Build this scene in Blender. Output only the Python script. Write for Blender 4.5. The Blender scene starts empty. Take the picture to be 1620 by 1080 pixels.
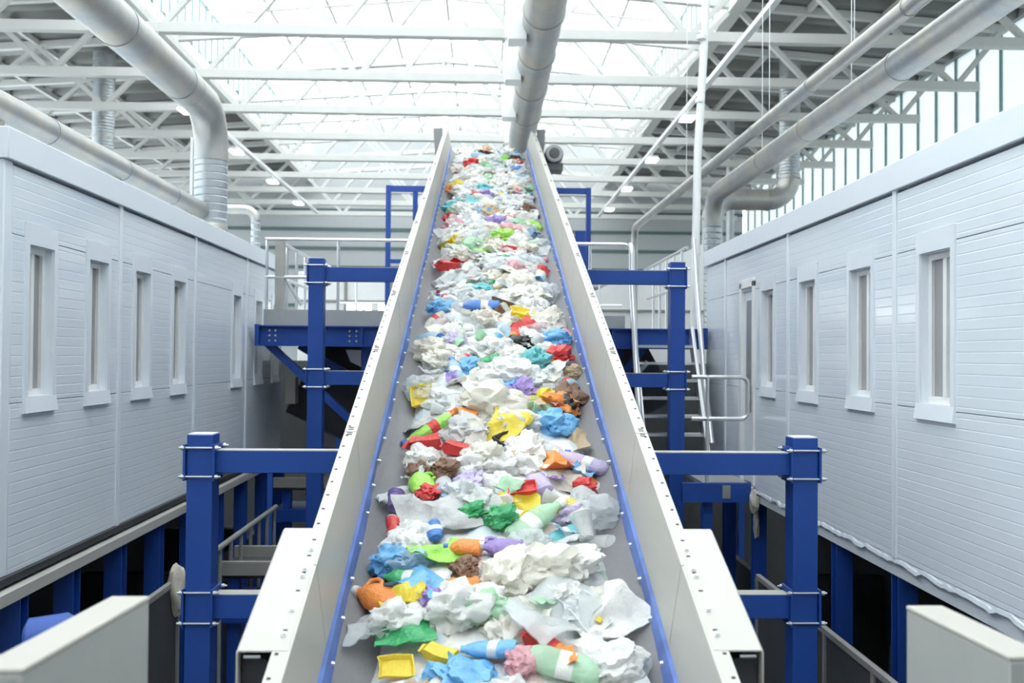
import bpy, bmesh, math, random
from mathutils import Vector, Matrix, noise
random.seed(7)
SC = bpy.context.scene
COL = SC.collection
PI = math.pi
def nvec(p):
    return Vector((noise.noise(p+Vector((11.3, 0, 0))), noise.noise(p+Vector((0, 23.7, 5.1))), noise.noise(p+Vector((7.9, 3.3, 31.1)))))
FLOOR = -5.0            # the eye is the origin; the hall floor lies five metres below
T = 0.376               # slope of the conveyor
ALPHA = math.atan(T)
XC = 0.065              # conveyor centre line

# ------------------------------------------------------------------ materials
def mat(name, col, rough=0.5, metal=0.0, var=0.06, scale=6.0, bump=0.0, bscale=40.0, spec=0.5, streak=None):
    m = bpy.data.materials.new(name); m.use_nodes = True
    nt = m.node_tree; N = nt.nodes; L = nt.links
    b = N['Principled BSDF']
    b.inputs['Roughness'].default_value = rough
    b.inputs['Metallic'].default_value = metal
    b.inputs['Specular IOR Level'].default_value = spec
    tc = N.new('ShaderNodeTexCoord')
    nz = N.new('ShaderNodeTexNoise'); nz.inputs['Scale'].default_value = scale; nz.inputs['Detail'].default_value = 5
    if streak:
        mp = N.new('ShaderNodeMapping'); mp.inputs['Scale'].default_value = streak
        L.new(tc.outputs['Object'], mp.inputs['Vector']); L.new(mp.outputs[0], nz.inputs['Vector'])
    else:
        L.new(tc.outputs['Object'], nz.inputs['Vector'])
    mx = N.new('ShaderNodeMix'); mx.data_type = 'RGBA'
    c = Vector(col[:3])
    mx.inputs[6].default_value = (*[max(0, v*(1-var)) for v in c], 1)
    mx.inputs[7].default_value = (*[min(1, v*(1+var)) for v in c], 1)
    L.new(nz.outputs['Fac'], mx.inputs[0]); L.new(mx.outputs[2], b.inputs['Base Color'])
    if bump:
        n2 = N.new('ShaderNodeTexNoise'); n2.inputs['Scale'].default_value = bscale; n2.inputs['Detail'].default_value = 3
        L.new(tc.outputs['Object'], n2.inputs['Vector'])
        bp = N.new('ShaderNodeBump'); bp.inputs['Strength'].default_value = bump; bp.inputs['Distance'].default_value = 0.02
        L.new(n2.outputs['Fac'], bp.inputs['Height']); L.new(bp.outputs[0], b.inputs['Normal'])
    return m

def two_tone(m, a, b_):
    mx = next(n for n in m.node_tree.nodes if n.bl_idname == 'ShaderNodeMix')
    mx.inputs[6].default_value = (*a, 1); mx.inputs[7].default_value = (*b_, 1)
    nz = next(n for n in m.node_tree.nodes if n.bl_idname == 'ShaderNodeTexNoise')
    nz.inputs['Roughness'].default_value = .65
    r = m.node_tree.nodes.new('ShaderNodeMapRange'); r.inputs[1].default_value = .35; r.inputs[2].default_value = .65
    m.node_tree.links.new(nz.outputs['Fac'], r.inputs[0]); m.node_tree.links.new(r.outputs[0], mx.inputs[0])
def mat_ribs(name, col, rough, metal, axis, pitch, depth, duty=0.15, var=0.04, cols=None):
    """metal or sheet with fine grooves every `pitch` metres along one object axis"""
    m = mat(name, col, rough, metal, var, 2.5)
    nt = m.node_tree; N = nt.nodes; L = nt.links; b = N['Principled BSDF']
    tc = N.new('ShaderNodeTexCoord'); sx = N.new('ShaderNodeSeparateXYZ'); L.new(tc.outputs['Object'], sx.inputs[0])
    a = N.new('ShaderNodeMath'); a.operation = 'DIVIDE'; a.inputs[1].default_value = pitch
    L.new(sx.outputs[axis], a.inputs[0])
    f = N.new('ShaderNodeMath'); f.operation = 'FRACT'; L.new(a.outputs[0], f.inputs[0])
    s = N.new('ShaderNodeMath'); s.operation = 'SUBTRACT'; s.inputs[1].default_value = 0.5; L.new(f.outputs[0], s.inputs[0])
    ab = N.new('ShaderNodeMath'); ab.operation = 'ABSOLUTE'; L.new(s.outputs[0], ab.inputs[0])
    r = N.new('ShaderNodeMapRange'); r.inputs[1].default_value = 0.0; r.inputs[2].default_value = duty; L.new(ab.outputs[0], r.inputs[0])
    bp = N.new('ShaderNodeBump'); bp.inputs['Strength'].default_value = 1.0; bp.inputs['Distance'].default_value = depth
    L.new(r.outputs[0], bp.inputs['Height']); L.new(bp.outputs[0], b.inputs['Normal'])
    return m

def mat_translucent(name, col, clear=0.25, rough=0.3):
    m = bpy.data.materials.new(name); m.use_nodes = True
    nt = m.node_tree; N = nt.nodes; L = nt.links
    N.remove(N['Principled BSDF']); out = N['Material Output']
    tc = N.new('ShaderNodeTexCoord'); nz = N.new('ShaderNodeTexNoise'); nz.inputs['Scale'].default_value = 1.5
    L.new(tc.outputs['Object'], nz.inputs['Vector'])
    mx = N.new('ShaderNodeMix'); mx.data_type = 'RGBA'
    mx.inputs[6].default_value = (*[v*0.93 for v in col], 1); mx.inputs[7].default_value = (*col, 1)
    L.new(nz.outputs['Fac'], mx.inputs[0])
    tl = N.new('ShaderNodeBsdfTranslucent'); L.new(mx.outputs[2], tl.inputs[0])
    tr = N.new('ShaderNodeBsdfTransparent'); L.new(mx.outputs[2], tr.inputs[0])
    s1 = N.new('ShaderNodeMixShader'); s1.inputs[0].default_value = clear
    L.new(tl.outputs[0], s1.inputs[1]); L.new(tr.outputs[0], s1.inputs[2])
    gl = N.new('ShaderNodeBsdfGlossy'); gl.inputs['Roughness'].default_value = rough
    s2 = N.new('ShaderNodeMixShader'); s2.inputs[0].default_value = 0.05
    L.new(s1.outputs[0], s2.inputs[1]); L.new(gl.outputs[0], s2.inputs[2])
    L.new(s2.outputs[0], out.inputs[0])
    return m

def mat_plastic(name, col, rough=0.35, tl=0.35, var=0.10, sc=9.0, clear=0.0):
    """thin plastic: part of the light passes through"""
    m = mat(name, col, rough, 0, var, sc, bump=0.5, bscale=38)
    nt = m.node_tree; N = nt.nodes; L = nt.links; b = N['Principled BSDF']; out = N['Material Output']
    t = N.new('ShaderNodeBsdfTranslucent'); t.inputs[0].default_value = (*[min(1, v*1.05) for v in col[:3]], 1)
    s = N.new('ShaderNodeMixShader'); s.inputs[0].default_value = tl
    L.new(b.outputs[0], s.inputs[1]); L.new(t.outputs[0], s.inputs[2])
    if clear:
        tr = N.new('ShaderNodeBsdfTransparent'); s2 = N.new('ShaderNodeMixShader'); s2.inputs[0].default_value = clear
        L.new(s.outputs[0], s2.inputs[1]); L.new(tr.outputs[0], s2.inputs[2]); s = s2
    L.new(s.outputs[0], out.inputs[0])
    return m

def mat_emit(name, col, strength):
    m = bpy.data.materials.new(name); m.use_nodes = True
    b = m.node_tree.nodes['Principled BSDF']
    b.inputs['Base Color'].default_value = (0.8, 0.8, 0.8, 1)
    b.inputs['Emission Color'].default_value = (*col, 1); b.inputs['Emission Strength'].default_value = strength
    return m

M = {}
M['blue'] = mat('blue_paint', (0.010, 0.062, 0.315), 0.45, 0, 0.12, 3, bump=0.05, bscale=60)
M['blue_light'] = mat('blue_rubber', (0.12, 0.20, 0.52), 0.5, 0, 0.55, 7)
M['truss'] = mat('white_steel_paint', (0.60, 0.605, 0.58), 0.5, 0, 0.04)
M['deck'] = mat('grey_roof_deck', (0.20, 0.205, 0.195), 0.55, 0.0, 0.06, 1)
M['cabin'] = mat_ribs('white_sandwich_panel', (0.765, 0.825, 0.885), 0.14, 0, 2, 0.0625, 0.0011, 0.08, var=0.015)
M['cabin_plain'] = mat('white_sheet_trim', (0.79, 0.84, 0.895), 0.3, 0, 0.02)
M['cabin_core'] = mat('cabin_inside', (0.16, 0.16, 0.17), 0.7)
M['pvc'] = mat('white_window_plastic', (0.86, 0.86, 0.86), 0.3)
M['glass'] = mat('window_glass', (0.36, 0.365, 0.37), 0.08, 0, 0.12, 1.5)
M['galv'] = mat('galvanised_sheet', (0.74, 0.745, 0.73), 0.42, 0.65, 0.16, 3, bump=0.05, bscale=12)
M['galv_z'] = mat_ribs('spiral_duct_upright', (0.74, 0.76, 0.77), 0.38, 0.65, 2, 0.085, 0.009, 0.12, var=0.08)
M['galv_y'] = mat_ribs('spiral_duct_level', (0.72, 0.725, 0.71), 0.42, 0.65, 1, 0.11, 0.002, 0.08, var=0.16)
two_tone(M['galv'], (.37,.39,.41), (.50,.475,.42)); two_tone(M['galv_y'], (.36,.385,.41), (.50,.465,.40)); two_tone(M['galv_z'], (.40,.44,.47), (.50,.52,.53))
M['tube'] = mat('zinc_tube', (0.72, 0.73, 0.74), 0.3, 0.75, 0.06)
M['steel_dark'] = mat('dark_steel', (0.11, 0.115, 0.12), 0.5, 0.3, 0.1)
M['nut'] = mat('zinc_fastener', (0.62, 0.65, 0.68), 0.35, 0.8)
M['cream'] = mat('cream_sheet_steel', (0.50, 0.487, 0.45), 0.42, 0, 0.035, 4, streak=(6, 0.5, 6))
M['slot'] = mat('slot_shadow', (0.03, 0.03, 0.03), 0.8)
M['belt'] = mat('grey_belt_rubber', (0.235, 0.235, 0.247), 0.55, 0, 0.12, 5, streak=(14, 0.6, 14))
M['panel'] = mat('offwhite_panel', (0.36, 0.375, 0.355), 0.5, 0, 0.06, 3, streak=(3, 3, 0.7))
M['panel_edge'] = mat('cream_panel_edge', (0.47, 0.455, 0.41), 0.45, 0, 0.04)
M['backwall'] = mat('grey_wall_panel', (0.43, 0.45, 0.46), 0.5, 0, 0.04)
M['girt_shadow'] = mat('painted_girt_shadow', (0.10, 0.15, 0.15), 0.6)  # shadows of the wall girts put in as dark green bands
M['concrete'] = mat('concrete_floor', (0.16, 0.16, 0.155), 0.7, 0, 0.15, 1.2)
M['mullion'] = mat('green_grey_mullion', (0.20, 0.33, 0.33), 0.45)
M['skylight'] = mat_translucent('milky_skylight', (0.96, 0.98, 0.98), 0.35)
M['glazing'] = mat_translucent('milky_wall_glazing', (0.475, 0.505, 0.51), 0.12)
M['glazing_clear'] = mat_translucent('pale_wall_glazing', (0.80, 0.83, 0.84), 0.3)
M['lamp'] = mat_emit('lamp_white', (1, 0.99, 0.96), 6.0)
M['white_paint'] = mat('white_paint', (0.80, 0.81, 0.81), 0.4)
M['grating'] = mat('grey_grating', (0.42, 0.43, 0.44), 0.45, 0.5)
M['mesh_dark'] = mat('dark_guard_mesh', (0.075, 0.077, 0.08), 0.6, 0.2, 0.1)
M['dark'] = mat('dark_machine_paint', (0.035, 0.037, 0.042), 0.6)
M['grey_frame'] = mat('grey_frame', (0.27, 0.27, 0.255), 0.5)
M['edge_grey'] = mat('grey_edge_beam', (0.46, 0.455, 0.43), 0.45)
M['rag'] = mat('beige_cloth', (0.56, 0.52, 0.44), 0.8, 0, 0.12, 12, bump=0.4)
M['motor_grey'] = mat('motor_grey', (0.10, 0.105, 0.10), 0.45)
M['cover_grey'] = mat('motor_cover_grey', (0.40, 0.41, 0.40), 0.45)
M['bunker'] = mat('shade_dark_bunker_wall', (0.05, 0.053, 0.055), 0.7, 0, 0.2, 1.5)  # unlit darkness below the cabins put into the wall colour

# ------------------------------------------------------------------ mesh builder
class MB:
    def __init__(s): s.v = []; s.f = []; s.mi = []; s.sm = []
    def add(s, vs, fs, mi=0, smooth=False):
        o = len(s.v); s.v += [Vector(v) for v in vs]
        for f in fs: s.f.append([i+o for i in f]); s.mi.append(mi); s.sm.append(smooth)
        return s
    def box(s, x0, x1, y0, y1, z0, z1, mi=0):
        vs = [(x, y, z) for x in (x0, x1) for y in (y0, y1) for z in (z0, z1)]
        return s.add(vs, [(0,1,3,2),(4,6,7,5),(0,4,5,1),(2,3,7,6),(0,2,6,4),(1,5,7,3)], mi)
    def bar(s, p, q, w, h, mi=0, up=(0,0,1)):
        p = Vector(p); q = Vector(q); d = (q-p).normalized(); u = Vector(up)
        a = d.cross(u)
        if a.length < 1e-4: a = d.cross(Vector((0,1,0)))
        a.normalize(); b = a.cross(d).normalized()
        vs = []
        for c in (p, q):
            for i, j in ((-1,-1),(1,-1),(1,1),(-1,1)): vs.append(c + a*i*w/2 + b*j*h/2)
        return s.add(vs, [(0,3,2,1),(4,5,6,7)]+[(i,(i+1)%4,4+(i+1)%4,4+i) for i in range(4)], mi)
    def tube(s, pts, r, n=14, mi=0, caps=True):
        pts = [Vector(p) for p in pts]; R = r if isinstance(r, (list, tuple)) else [r]*len(pts)
        d0 = (pts[1]-pts[0]).normalized(); a = d0.orthogonal().normalized(); vs = []; fs = []
        for i, p in enumerate(pts):
            if i == 0: d = d0
            elif i == len(pts)-1: d = (pts[i]-pts[i-1]).normalized()
            else: d = ((pts[i]-pts[i-1]).normalized()+(pts[i+1]-pts[i]).normalized()).normalized()
            a = (a - d*a.dot(d)).normalized(); b = d.cross(a)
            for k in range(n):
                t = 2*PI*k/n; vs.append(p + (a*math.cos(t)+b*math.sin(t))*R[i])
        for i in range(len(pts)-1):
            for k in range(n):
                fs.append((i*n+k, i*n+(k+1)%n, (i+1)*n+(k+1)%n, (i+1)*n+k))
        s.add(vs, fs, mi, True)
        if caps: s.add(vs, [tuple(range(n))[::-1], tuple(range((len(pts)-1)*n, len(pts)*n))], mi)
        return s
    def lathe(s, prof, p=(0,0,0), d=(0,0,1), n=20, mi=0):
        p = Vector(p); d = Vector(d).normalized()
        return s.tube_prof(prof, p, d, n, mi)
    def tube_prof(s, prof, p, d, n, mi):
        a = d.orthogonal().normalized(); b = d.cross(a); vs = []; fs = []
        for r, h in prof:
            for k in range(n):
                t = 2*PI*k/n; vs.append(p + d*h + (a*math.cos(t)+b*math.sin(t))*r)
        m = len(prof)
        for i in range(m-1):
            for k in range(n): fs.append((i*n+k, i*n+(k+1)%n, (i+1)*n+(k+1)%n, (i+1)*n+k))
        s.add(vs, fs, mi, True)
        s.add(vs, [tuple(range(n))[::-1], tuple(range((m-1)*n, m*n))], mi)
        return s
    def prism(s, poly, y0, y1, fn, mi=0):
        """poly of (x, dz) run between two Y stations; fn maps (x, Y, dz) to a point"""
        n = len(poly); vs = [fn(x, y0, z) for x, z in poly] + [fn(x, y1, z) for x, z in poly]
        fs = [tuple(range(n))[::-1], tuple(range(n, 2*n))] + [(i,(i+1)%n,n+(i+1)%n,n+i) for i in range(n)]
        return s.add(vs, fs, mi)
    def mesh(s, name, mats, org=(0,0,0), ang=35):
        me = bpy.data.meshes.new(name); o = Vector(org)
        me.from_pydata([tuple(v-o) for v in s.v], [], s.f)
        for m in (mats if isinstance(mats, (list, tuple)) else [mats]): me.materials.append(m)
        me.polygons.foreach_set('material_index', s.mi); me.polygons.foreach_set('use_smooth', s.sm)
        bm = bmesh.new(); bm.from_mesh(me); bmesh.ops.remove_doubles(bm, verts=bm.verts, dist=1e-5)
        bmesh.ops.recalc_face_normals(bm, faces=bm.faces); bm.to_mesh(me); bm.free()
        me.set_sharp_from_angle(angle=math.radians(ang))
        return me
    def build(s, name, mats, parent=None, org=None, bevel=0.0):
        if parent is not None: o = world_of(parent)
        else: o = Vector(org if org is not None else (0,0,0))
        ob = bpy.data.objects.new(name, s.mesh(name, mats, o)); COL.objects.link(ob)
        if parent is not None: ob.parent = parent
        else: ob.location = o
        if bevel:
            b = ob.modifiers.new('bevel', 'BEVEL'); b.width = bevel; b.segments = 2; b.limit_method = 'ANGLE'
        return ob

def world_of(o):
    w = Vector((0,0,0))
    while o is not None: w += o.location; o = o.parent
    return w
def tag(o, label, cat, group=None, kind=None):
    o['label'] = label; o['category'] = cat
    if group: o['group'] = group
    if kind: o['kind'] = kind
    return o
def thing(name, loc, label, cat, group=None):
    o = bpy.data.objects.new(name, None); COL.objects.link(o); o.location = loc; o.empty_display_size = 0.1
    return tag(o, label, cat, group)
def struct(mb, name, m, label, cat):
    o = mb.build(name, m); o['kind'] = 'structure'; o['label'] = label; o['category'] = cat
    return o
def arc(c, u, v, r, a0, a1, n=8):
    c = Vector(c); u = Vector(u); v = Vector(v)
    return [c + u*r*math.cos(a0+(a1-a0)*i/n) + v*r*math.sin(a0+(a1-a0)*i/n) for i in range(n+1)]
ORD = ['first','second','third','fourth','fifth','sixth','seventh','eighth','ninth','tenth','eleventh','twelfth']

# ------------------------------------------------------------------ camera
th = math.atan(45/1500); ph = math.atan(24/1500); ro = 0.008
f = Vector((math.sin(th)*math.cos(ph), math.cos(th)*math.cos(ph), math.sin(ph)))
r0 = Vector((math.cos(th), -math.sin(th), 0)); u0 = r0.cross(f)
r = r0*math.cos(ro)+u0*math.sin(ro); u = u0*math.cos(ro)-r0*math.sin(ro)
cd = bpy.data.cameras.new('camera'); cam = bpy.data.objects.new('camera', cd); COL.objects.link(cam)
cam.matrix_world = Matrix(((r.x,u.x,-f.x,0),(r.y,u.y,-f.y,0),(r.z,u.z,-f.z,0),(0,0,0,1)))
cd.sensor_width = 36; cd.lens = 1500/1620*36; cd.clip_start = 0.05; cd.clip_end = 300
cd.dof.use_dof = True; cd.dof.focus_distance = 5.6; cd.dof.aperture_fstop = 2.6
SC.camera = cam

# ------------------------------------------------------------------ world and view
w = bpy.data.worlds.new('overcast'); SC.world = w; w.use_nodes = True
bg = w.node_tree.nodes['Background']; bg.inputs[0].default_value = (0.955, 0.98, 1.0, 1); bg.inputs[1].default_value = 3.3
SC.view_settings.view_transform = 'Standard'; SC.view_settings.look = 'None'; SC.view_settings.gamma = 1
SC.view_settings.use_curve_mapping = False; SC.view_settings.exposure = 0.68

# ------------------------------------------------------------------ hall
RX, LX, MX = 12.1, -14.4, -1.17      # right wall, left wall, ridge
HB = 6.35                             # truss bottom chord
def ztop(x): return 8.72 - 0.07*abs(x-MX)
Y0, Y1 = -8.0, 44.0
LA, LB = MX-6.9, MX+6.9               # lantern edges
struct(MB().box(LX, RX, Y0, Y1+0.3, FLOOR-0.2, FLOOR), 'floor', M['concrete'], 'grey concrete hall floor far below the cabins', 'floor')
b = MB()
b.box(LX, RX, Y1, Y1+0.2, FLOOR, 8.9)
for k in range(14): b.box(LX, RX, Y1-0.05, Y1, 7.6-k*0.88-0.09, 7.6-k*0.88+0.06, 1)
b.box(LA, LB, Y1, Y1+0.2, 8.9, 10.6)
struct(b, 'wall_back', [M['backwall'], M['girt_shadow']], 'grey panelled end wall with painted girt shadows', 'wall')
struct(MB().box(LX, RX, Y0-.2, Y0, FLOOR, 10.6), 'wall_front', M['backwall'], 'unseen grey end wall added behind the viewer to cut light', 'wall')  # unseen wall added to stop light from the open rear end
# side walls: solid below, glazed above
for nm, x, side in (('wall_right', RX, 1), ('wall_left', LX, -1)):
    b = MB(); b.box(min(x, x+side*0.2), max(x, x+side*0.2), Y0, Y1, FLOOR, 0.4); b.box(min(x, x+side*0.2), max(x, x+side*0.2), Y0, Y1, 7.8, 8.5)
    struct(b, nm, M['backwall'], 'solid lower %s hall wall below the glazing' % ('right' if side > 0 else 'left'), 'wall')
def glazed(name, x, z0, z1, ya, yb, pitch, m_pane, label, t=0.05, mw=0.07):
    b = MB(); n = int((yb-ya)/pitch)
    b.box(x-0.004, x+0.004, ya, yb, z0, z1, 0)
    for k in range(n+1):
        y = ya+k*pitch; b.box(x-t, x+t, y-mw/2, y+mw/2, z0, z1, 1)
    for z in (z0, z1): b.box(x-t, x+t, ya, yb, z-0.06, z+0.06, 1)
    return struct(b, name, [m_pane, M['mullion']], label, 'window')
glazed('window_1', RX+0.1, 0.4, 7.85, Y0, Y1, 1.07, M['glazing'], 'tall milky glazing strip with green mullions along right hall wall')
glazed('window_2', LX-0.1, 0.4, 7.85, Y0, Y1, 1.07, M['glazing_clear'], 'tall unseen glazing strip along left hall wall, cleared to admit extra light')  # unseen side, made clearer than the right glazing to light the right cabin
glazed('window_3', LA, 8.3, 10.0, Y0, Y1, 0.62, M['skylight'], 'left upright glazing of the roof lantern', 0.04, 0.07)
glazed('window_4', LB, 8.3, 10.0, Y0, Y1, 0.62, M['skylight'], 'right upright glazing of the roof lantern', 0.04, 0.07)
# lantern roof: milky sheets carried by white rafters
b = MB()
for xa, xb in ((LA, MX), (MX, LB)):
    za, zb = (10.0, 10.6) if xa == LA else (10.6, 10.0)
    b.add([(xa,Y0,za),(xb,Y0,zb),(xb,Y1,zb),(xa,Y1,za),(xa,Y0,za+.02),(xb,Y0,zb+.02),(xb,Y1,zb+.02),(xa,Y1,za+.02)],
          [(0,1,2,3),(7,6,5,4),(0,4,5,1),(1,5,6,2),(2,6,7,3),(3,7,4,0)], 0)
struct(b, 'window_5', M['skylight'], 'bright milky skylight roof of the lantern over the conveyor', 'skylight')
b = MB()
for k in range(14):
    y = 3.6+3*k
    for xa, xb, za, zb in ((LA, MX, 10.0, 10.6), (MX, LB, 10.6, 10.0)):
        b.bar((xa,y,za-.1), (xb,y,zb-.1), 0.10, 0.16)
for x in (-6.3,-4.6,-2.9,-1.17,.55,2.28,4.0):
    b.bar((x,Y0,10.6-.087*abs(x-MX)-.08),(x,Y1,10.6-.087*abs(x-MX)-.08),0.07,0.1)
struct(b, 'trim_1', M['truss'], 'white rafters under the skylight roof', 'rafters')
b = MB()
for x in (LA, LB):
    b.box(x-0.16, x+0.16, Y0, Y1, 7.95, 8.3)
struct(b, 'trim_2', M['truss'], 'long white edge beams below the lantern glazing', 'beams')
# roof decks: deep folded profile, ribs across the hall
def deck(xa, xb, label):
    b = MB(); p = 1.0; y = Y0; k = 0; pts = []
    while y < Y1:
        pts += [(y, .32), (y+.14*p, .02), (y+.60*p, .02), (y+.74*p, .32)]; y += p
    for i in range(len(pts)-1):
        (ya, za), (yb, zb) = pts[i], pts[i+1]
        b.add([(xa,ya,ztop(xa)+za),(xb,ya,ztop(xb)+za),(xb,yb,ztop(xb)+zb),(xa,yb,ztop(xa)+zb)], [(0,1,2,3)], 0)
    o = struct(b, 'ceiling', M['deck'], label, 'roof deck')
    sd = o.modifiers.new('thickness', 'SOLIDIFY'); sd.thickness = 0.02
deck(LX, LA, 'grey folded roof deck over the left cabin side')
deck(LB, RX, 'grey folded roof deck over the right cabin side')
b = MB()
for x in (-13.2, -11.5, -9.8, 7.45, 9.2, 10.9):
    b.box(x-.05, x+.05, Y0, Y1, ztop(x)-.12, ztop(x)+.02)
struct(b, 'trim_3', M['truss'], 'white purlins running along under the roof deck', 'purlins')
# roof trusses
def make_truss(y, label):
    t = thing('roof_truss', (MX, y, HB), label, 'roof truss', 'white roof trusses across the hall')
    MB().box(MX-12.75, MX+12.6, y-.10, y+.10, HB-.10, HB+.10).build('bottom_chord', M['truss'], t, bevel=.01)
    for xa, xb in ((LX, MX), (MX, RX)):
        MB().bar((xa,y,ztop(xa)-.09), (xb,y,ztop(xb)-.09), .17, .17).build('top_chord', M['truss'], t)
    for k in range(-8, 8):
        xa, xb = MX+1.725*k, MX+1.725*(k+1)
        def pt(x, kk):
            if kk % 2 == 0:
                x = max(LX+.1, min(RX-.1, x)); return (x, y, ztop(x)-.12)
            return (x, y, HB)
        MB().bar(pt(xa, k), pt(xb, k+1), .11, .12, up=(0,1,0)).build('web_member', M['truss'], t)
    return t
make_truss(15.6, 'white roof truss above the conveyor head, nearest of the row')
for k in range(9):
    make_truss(18.6+3*k, 'white roof truss, %s one behind the conveyor head' % ORD[k] if k < 8 else 'white roof truss closest to the grey end wall')
# cross bracing in the roof slope on the right and left bays
# lighting rails with lamps
def lamp(x, y, z, label):
    t = thing('ceiling_lamp', (x, y, z), label, 'lamp', 'lit hall lamps')
    MB().box(x-.14, x+.14, y-.28, y+.28, z, z+.07).build('housing', M['white_paint'], t, bevel=.01)
    MB().box(x-.16, x+.16, y-.26, y+.26, z-.05, z-.001).build('diffuser', M['lamp'], t, bevel=.02)
    MB().tube([(x, y, z+.07), (x, y, z+.2)], .02, 8).build('bracket', M['white_paint'], t)
for sx, xs, ys, side in ((-1, -7.2, (23.0, 27.6, 32.3, 36.8), 'left'), (1, 4.95, (23.0, 27.9, 32.8, 37.4), 'right')):
    b = MB(); b.box(xs-.06, xs+.06, 3.0, 41.0, 6.08, 6.18)
    o = b.build('lighting_rail', M['white_paint'], org=(xs, 29, 6.08)); 
    for y in (18.6+3*i for i in range(8)): MB().tube([(xs, y, 6.18), (xs, y, HB-.1)], .012, 6).build('hanger', M['white_paint'], o)
    tag(o, 'white lighting rail carrying lamps under the trusses on the %s' % side, 'lighting rail')
    for i, y in enumerate(ys):
        lamp(xs, y, 5.88, '%s bright oblong lamp on the %s lighting rail' % (('nearest','second','third','farthest')[i], side))

# ------------------------------------------------------------------ cabins
def cabin(side, XW, ya, yb, joints, wins, door, label):
    """side -1 left, +1 right; XW wall face; side wall of sandwich panels with window openings"""
    s = side
    t = thing('sorting_cabin', (s*(XW+1.4), (ya+yb)/2, -1.30), label, 'cabin', 'raised white cabins')
    def bx(d0, d1, y0, y1, z0, z1, mb=None, mi=0):
        mb = mb or MB(); xa, xb = s*(XW+d0), s*(XW+d1)
        return mb.box(min(xa,xb), max(xa,xb), y0, y1, z0, z1, mi)
    bx(.101, 2.8, ya+.1, yb-.1, -1.25, 1.25).build('inner_shell', M['cabin_core'], t)
    bx(0, 2.9, ya+.0, yb, 1.27, 1.31).build('roof', M['cabin_plain'], t, bevel=.006)
    bx(-.03, .1, ya-.02, yb+.02, 1.12, 1.305).build('fascia', M['cabin_plain'], t, bevel=.006)
    bx(.0, .10, ya, ya+.1, -1.30, 1.12).build('corner_post', M['cabin_plain'], t, bevel=.006)
    for y0, y1 in ((ya, ya+.1), (yb-.1, yb)):
        bx(.1, 2.9, y0, y1, -1.30, 1.27).build('end_wall', M['cabin'], t)
    js = [ya+.1]+list(joints)+[yb]
    op = sorted(wins + ([door] if door else []))
    for i in range(len(js)-1):
        a, c = js[i]+(.012 if i else 0), js[i+1]-.012
        for z0, z1 in ((-1.30, -.302), (-.298, .698), (.702, 1.102)):
            cuts = []
            for (w0, w1) in op:
                if w0 > c or w1 < a: continue
                isd = door and (w0, w1) == door
                if z0 > -.3 and z1 < .7 or (isd and z0 < -.2): cuts.append((w0+.05, w1-.05))
            mb = MB(); p = a
            for (w0, w1) in cuts:
                if w0 > p: bx(0, .1, p, w0, z0, z1, mb)
                p = w1
            if p < c: bx(0, .1, p, c, z0, z1, mb)
            mb.build('wall_panel', M['cabin'], t, bevel=.003)
        if i: bx(-.012, .01, js[i]-.028, js[i]+.028, -1.31, 1.13).build('joint_cover', M['cabin_plain'], t, bevel=.004)
    for (w0, w1) in wins:
        mb = MB(); o0, o1 = w0+.05, w1-.05; zt, zb_ = .66, -.27
        # flat surround of folded sheet, four strips and four reveals
        bx(-.012, .002, w0, w1, zt, .79, mb)
        bx(-.012, .002, w0, o0, zb_, zt, mb); bx(-.012, .002, o1, w1, zb_, zt, mb)
        bx(.001, .085, o0+.001, o0+.005, zb_, zt, mb); bx(.001, .085, o1-.005, o1-.001, zb_, zt, mb)
        bx(.003, .085, o0+.006, o1-.006, zt-.004, zt, mb); bx(.003, .085, o0+.006, o1-.006, zb_, zb_+.004, mb)
        wn = mb.build('window', M['cabin_plain'], t)
        sl = MB(); X = lambda d: s*(XW+d)
        sl.add([(X(.0),w0,-.27),(X(-.012),w0,-.27),(X(-.026),w0,-.365),(X(0),w0,-.37),(X(.0),w1,-.27),(X(-.012),w1,-.27),(X(-.026),w1,-.365),(X(0),w1,-.37)],
               [(0,1,2,3),(7,6,5,4),(0,4,5,1),(1,5,6,2),(2,6,7,3),(3,7,4,0)])
        sl.build('sill', M['cabin_plain'], wn)
        fr = MB(); g = .045
        bx(.045, .09, o0, o0+g, zb_, zt, fr); bx(.045, .09, o1-g, o1, zb_, zt, fr)
        bx(.045, .09, o0+g, o1-g, zt-g, zt, fr); bx(.045, .09, o0+g, o1-g, zb_, zb_+g, fr)
        ym = o0+(o1-o0)*.42
        bx(.040, .08, ym-.012, ym+.03, zb_+g, zt-g, fr)
        fr.build('window_frame', M['pvc'], wn, bevel=.004)
        bx(.066, .072, o0+g, o1-g, zb_+g, zt-g).build('pane', M['glass'], wn)
    if door:
        w0, w1 = door
        fr = MB(); bx(-.02, .03, w0, w0+.06, -1.28, .79, fr); bx(-.02, .03, w1-.06, w1, -1.28, .79, fr); bx(-.02, .03, w0, w1, .73, .82, fr)
        d = bx(.02, .06, w0+.055, w1-.055, -1.27, .73).build('door', M['cabin_plain'], t)
        fr.build('door_frame', M['pvc'], d, bevel=.004)
        bx(.012, .022, w0+.16, w1-.16, -.55, .6).build('door_pane', M['glass'], d)
        bx(-.04, .02, w0+.085, w0+.11, -.42, -.28).build('door_handle', M['nut'], d)
    return t
LW = [(5.79,6.22),(6.67,7.10),(7.55,7.98),(8.48,8.91),(10.5,10.93),(11.52,11.95),(12.46,12.89)]
cl = cabin(-1, 2.77, 5.54, 13.1, (7.29, 9.17, 11.15), LW, None, 'long white cabin with seven narrow windows along the left side of the conveyor')
RW = [(5.40,5.89),(6.54,7.03),(7.66,8.15),(8.79,9.26)]
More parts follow.
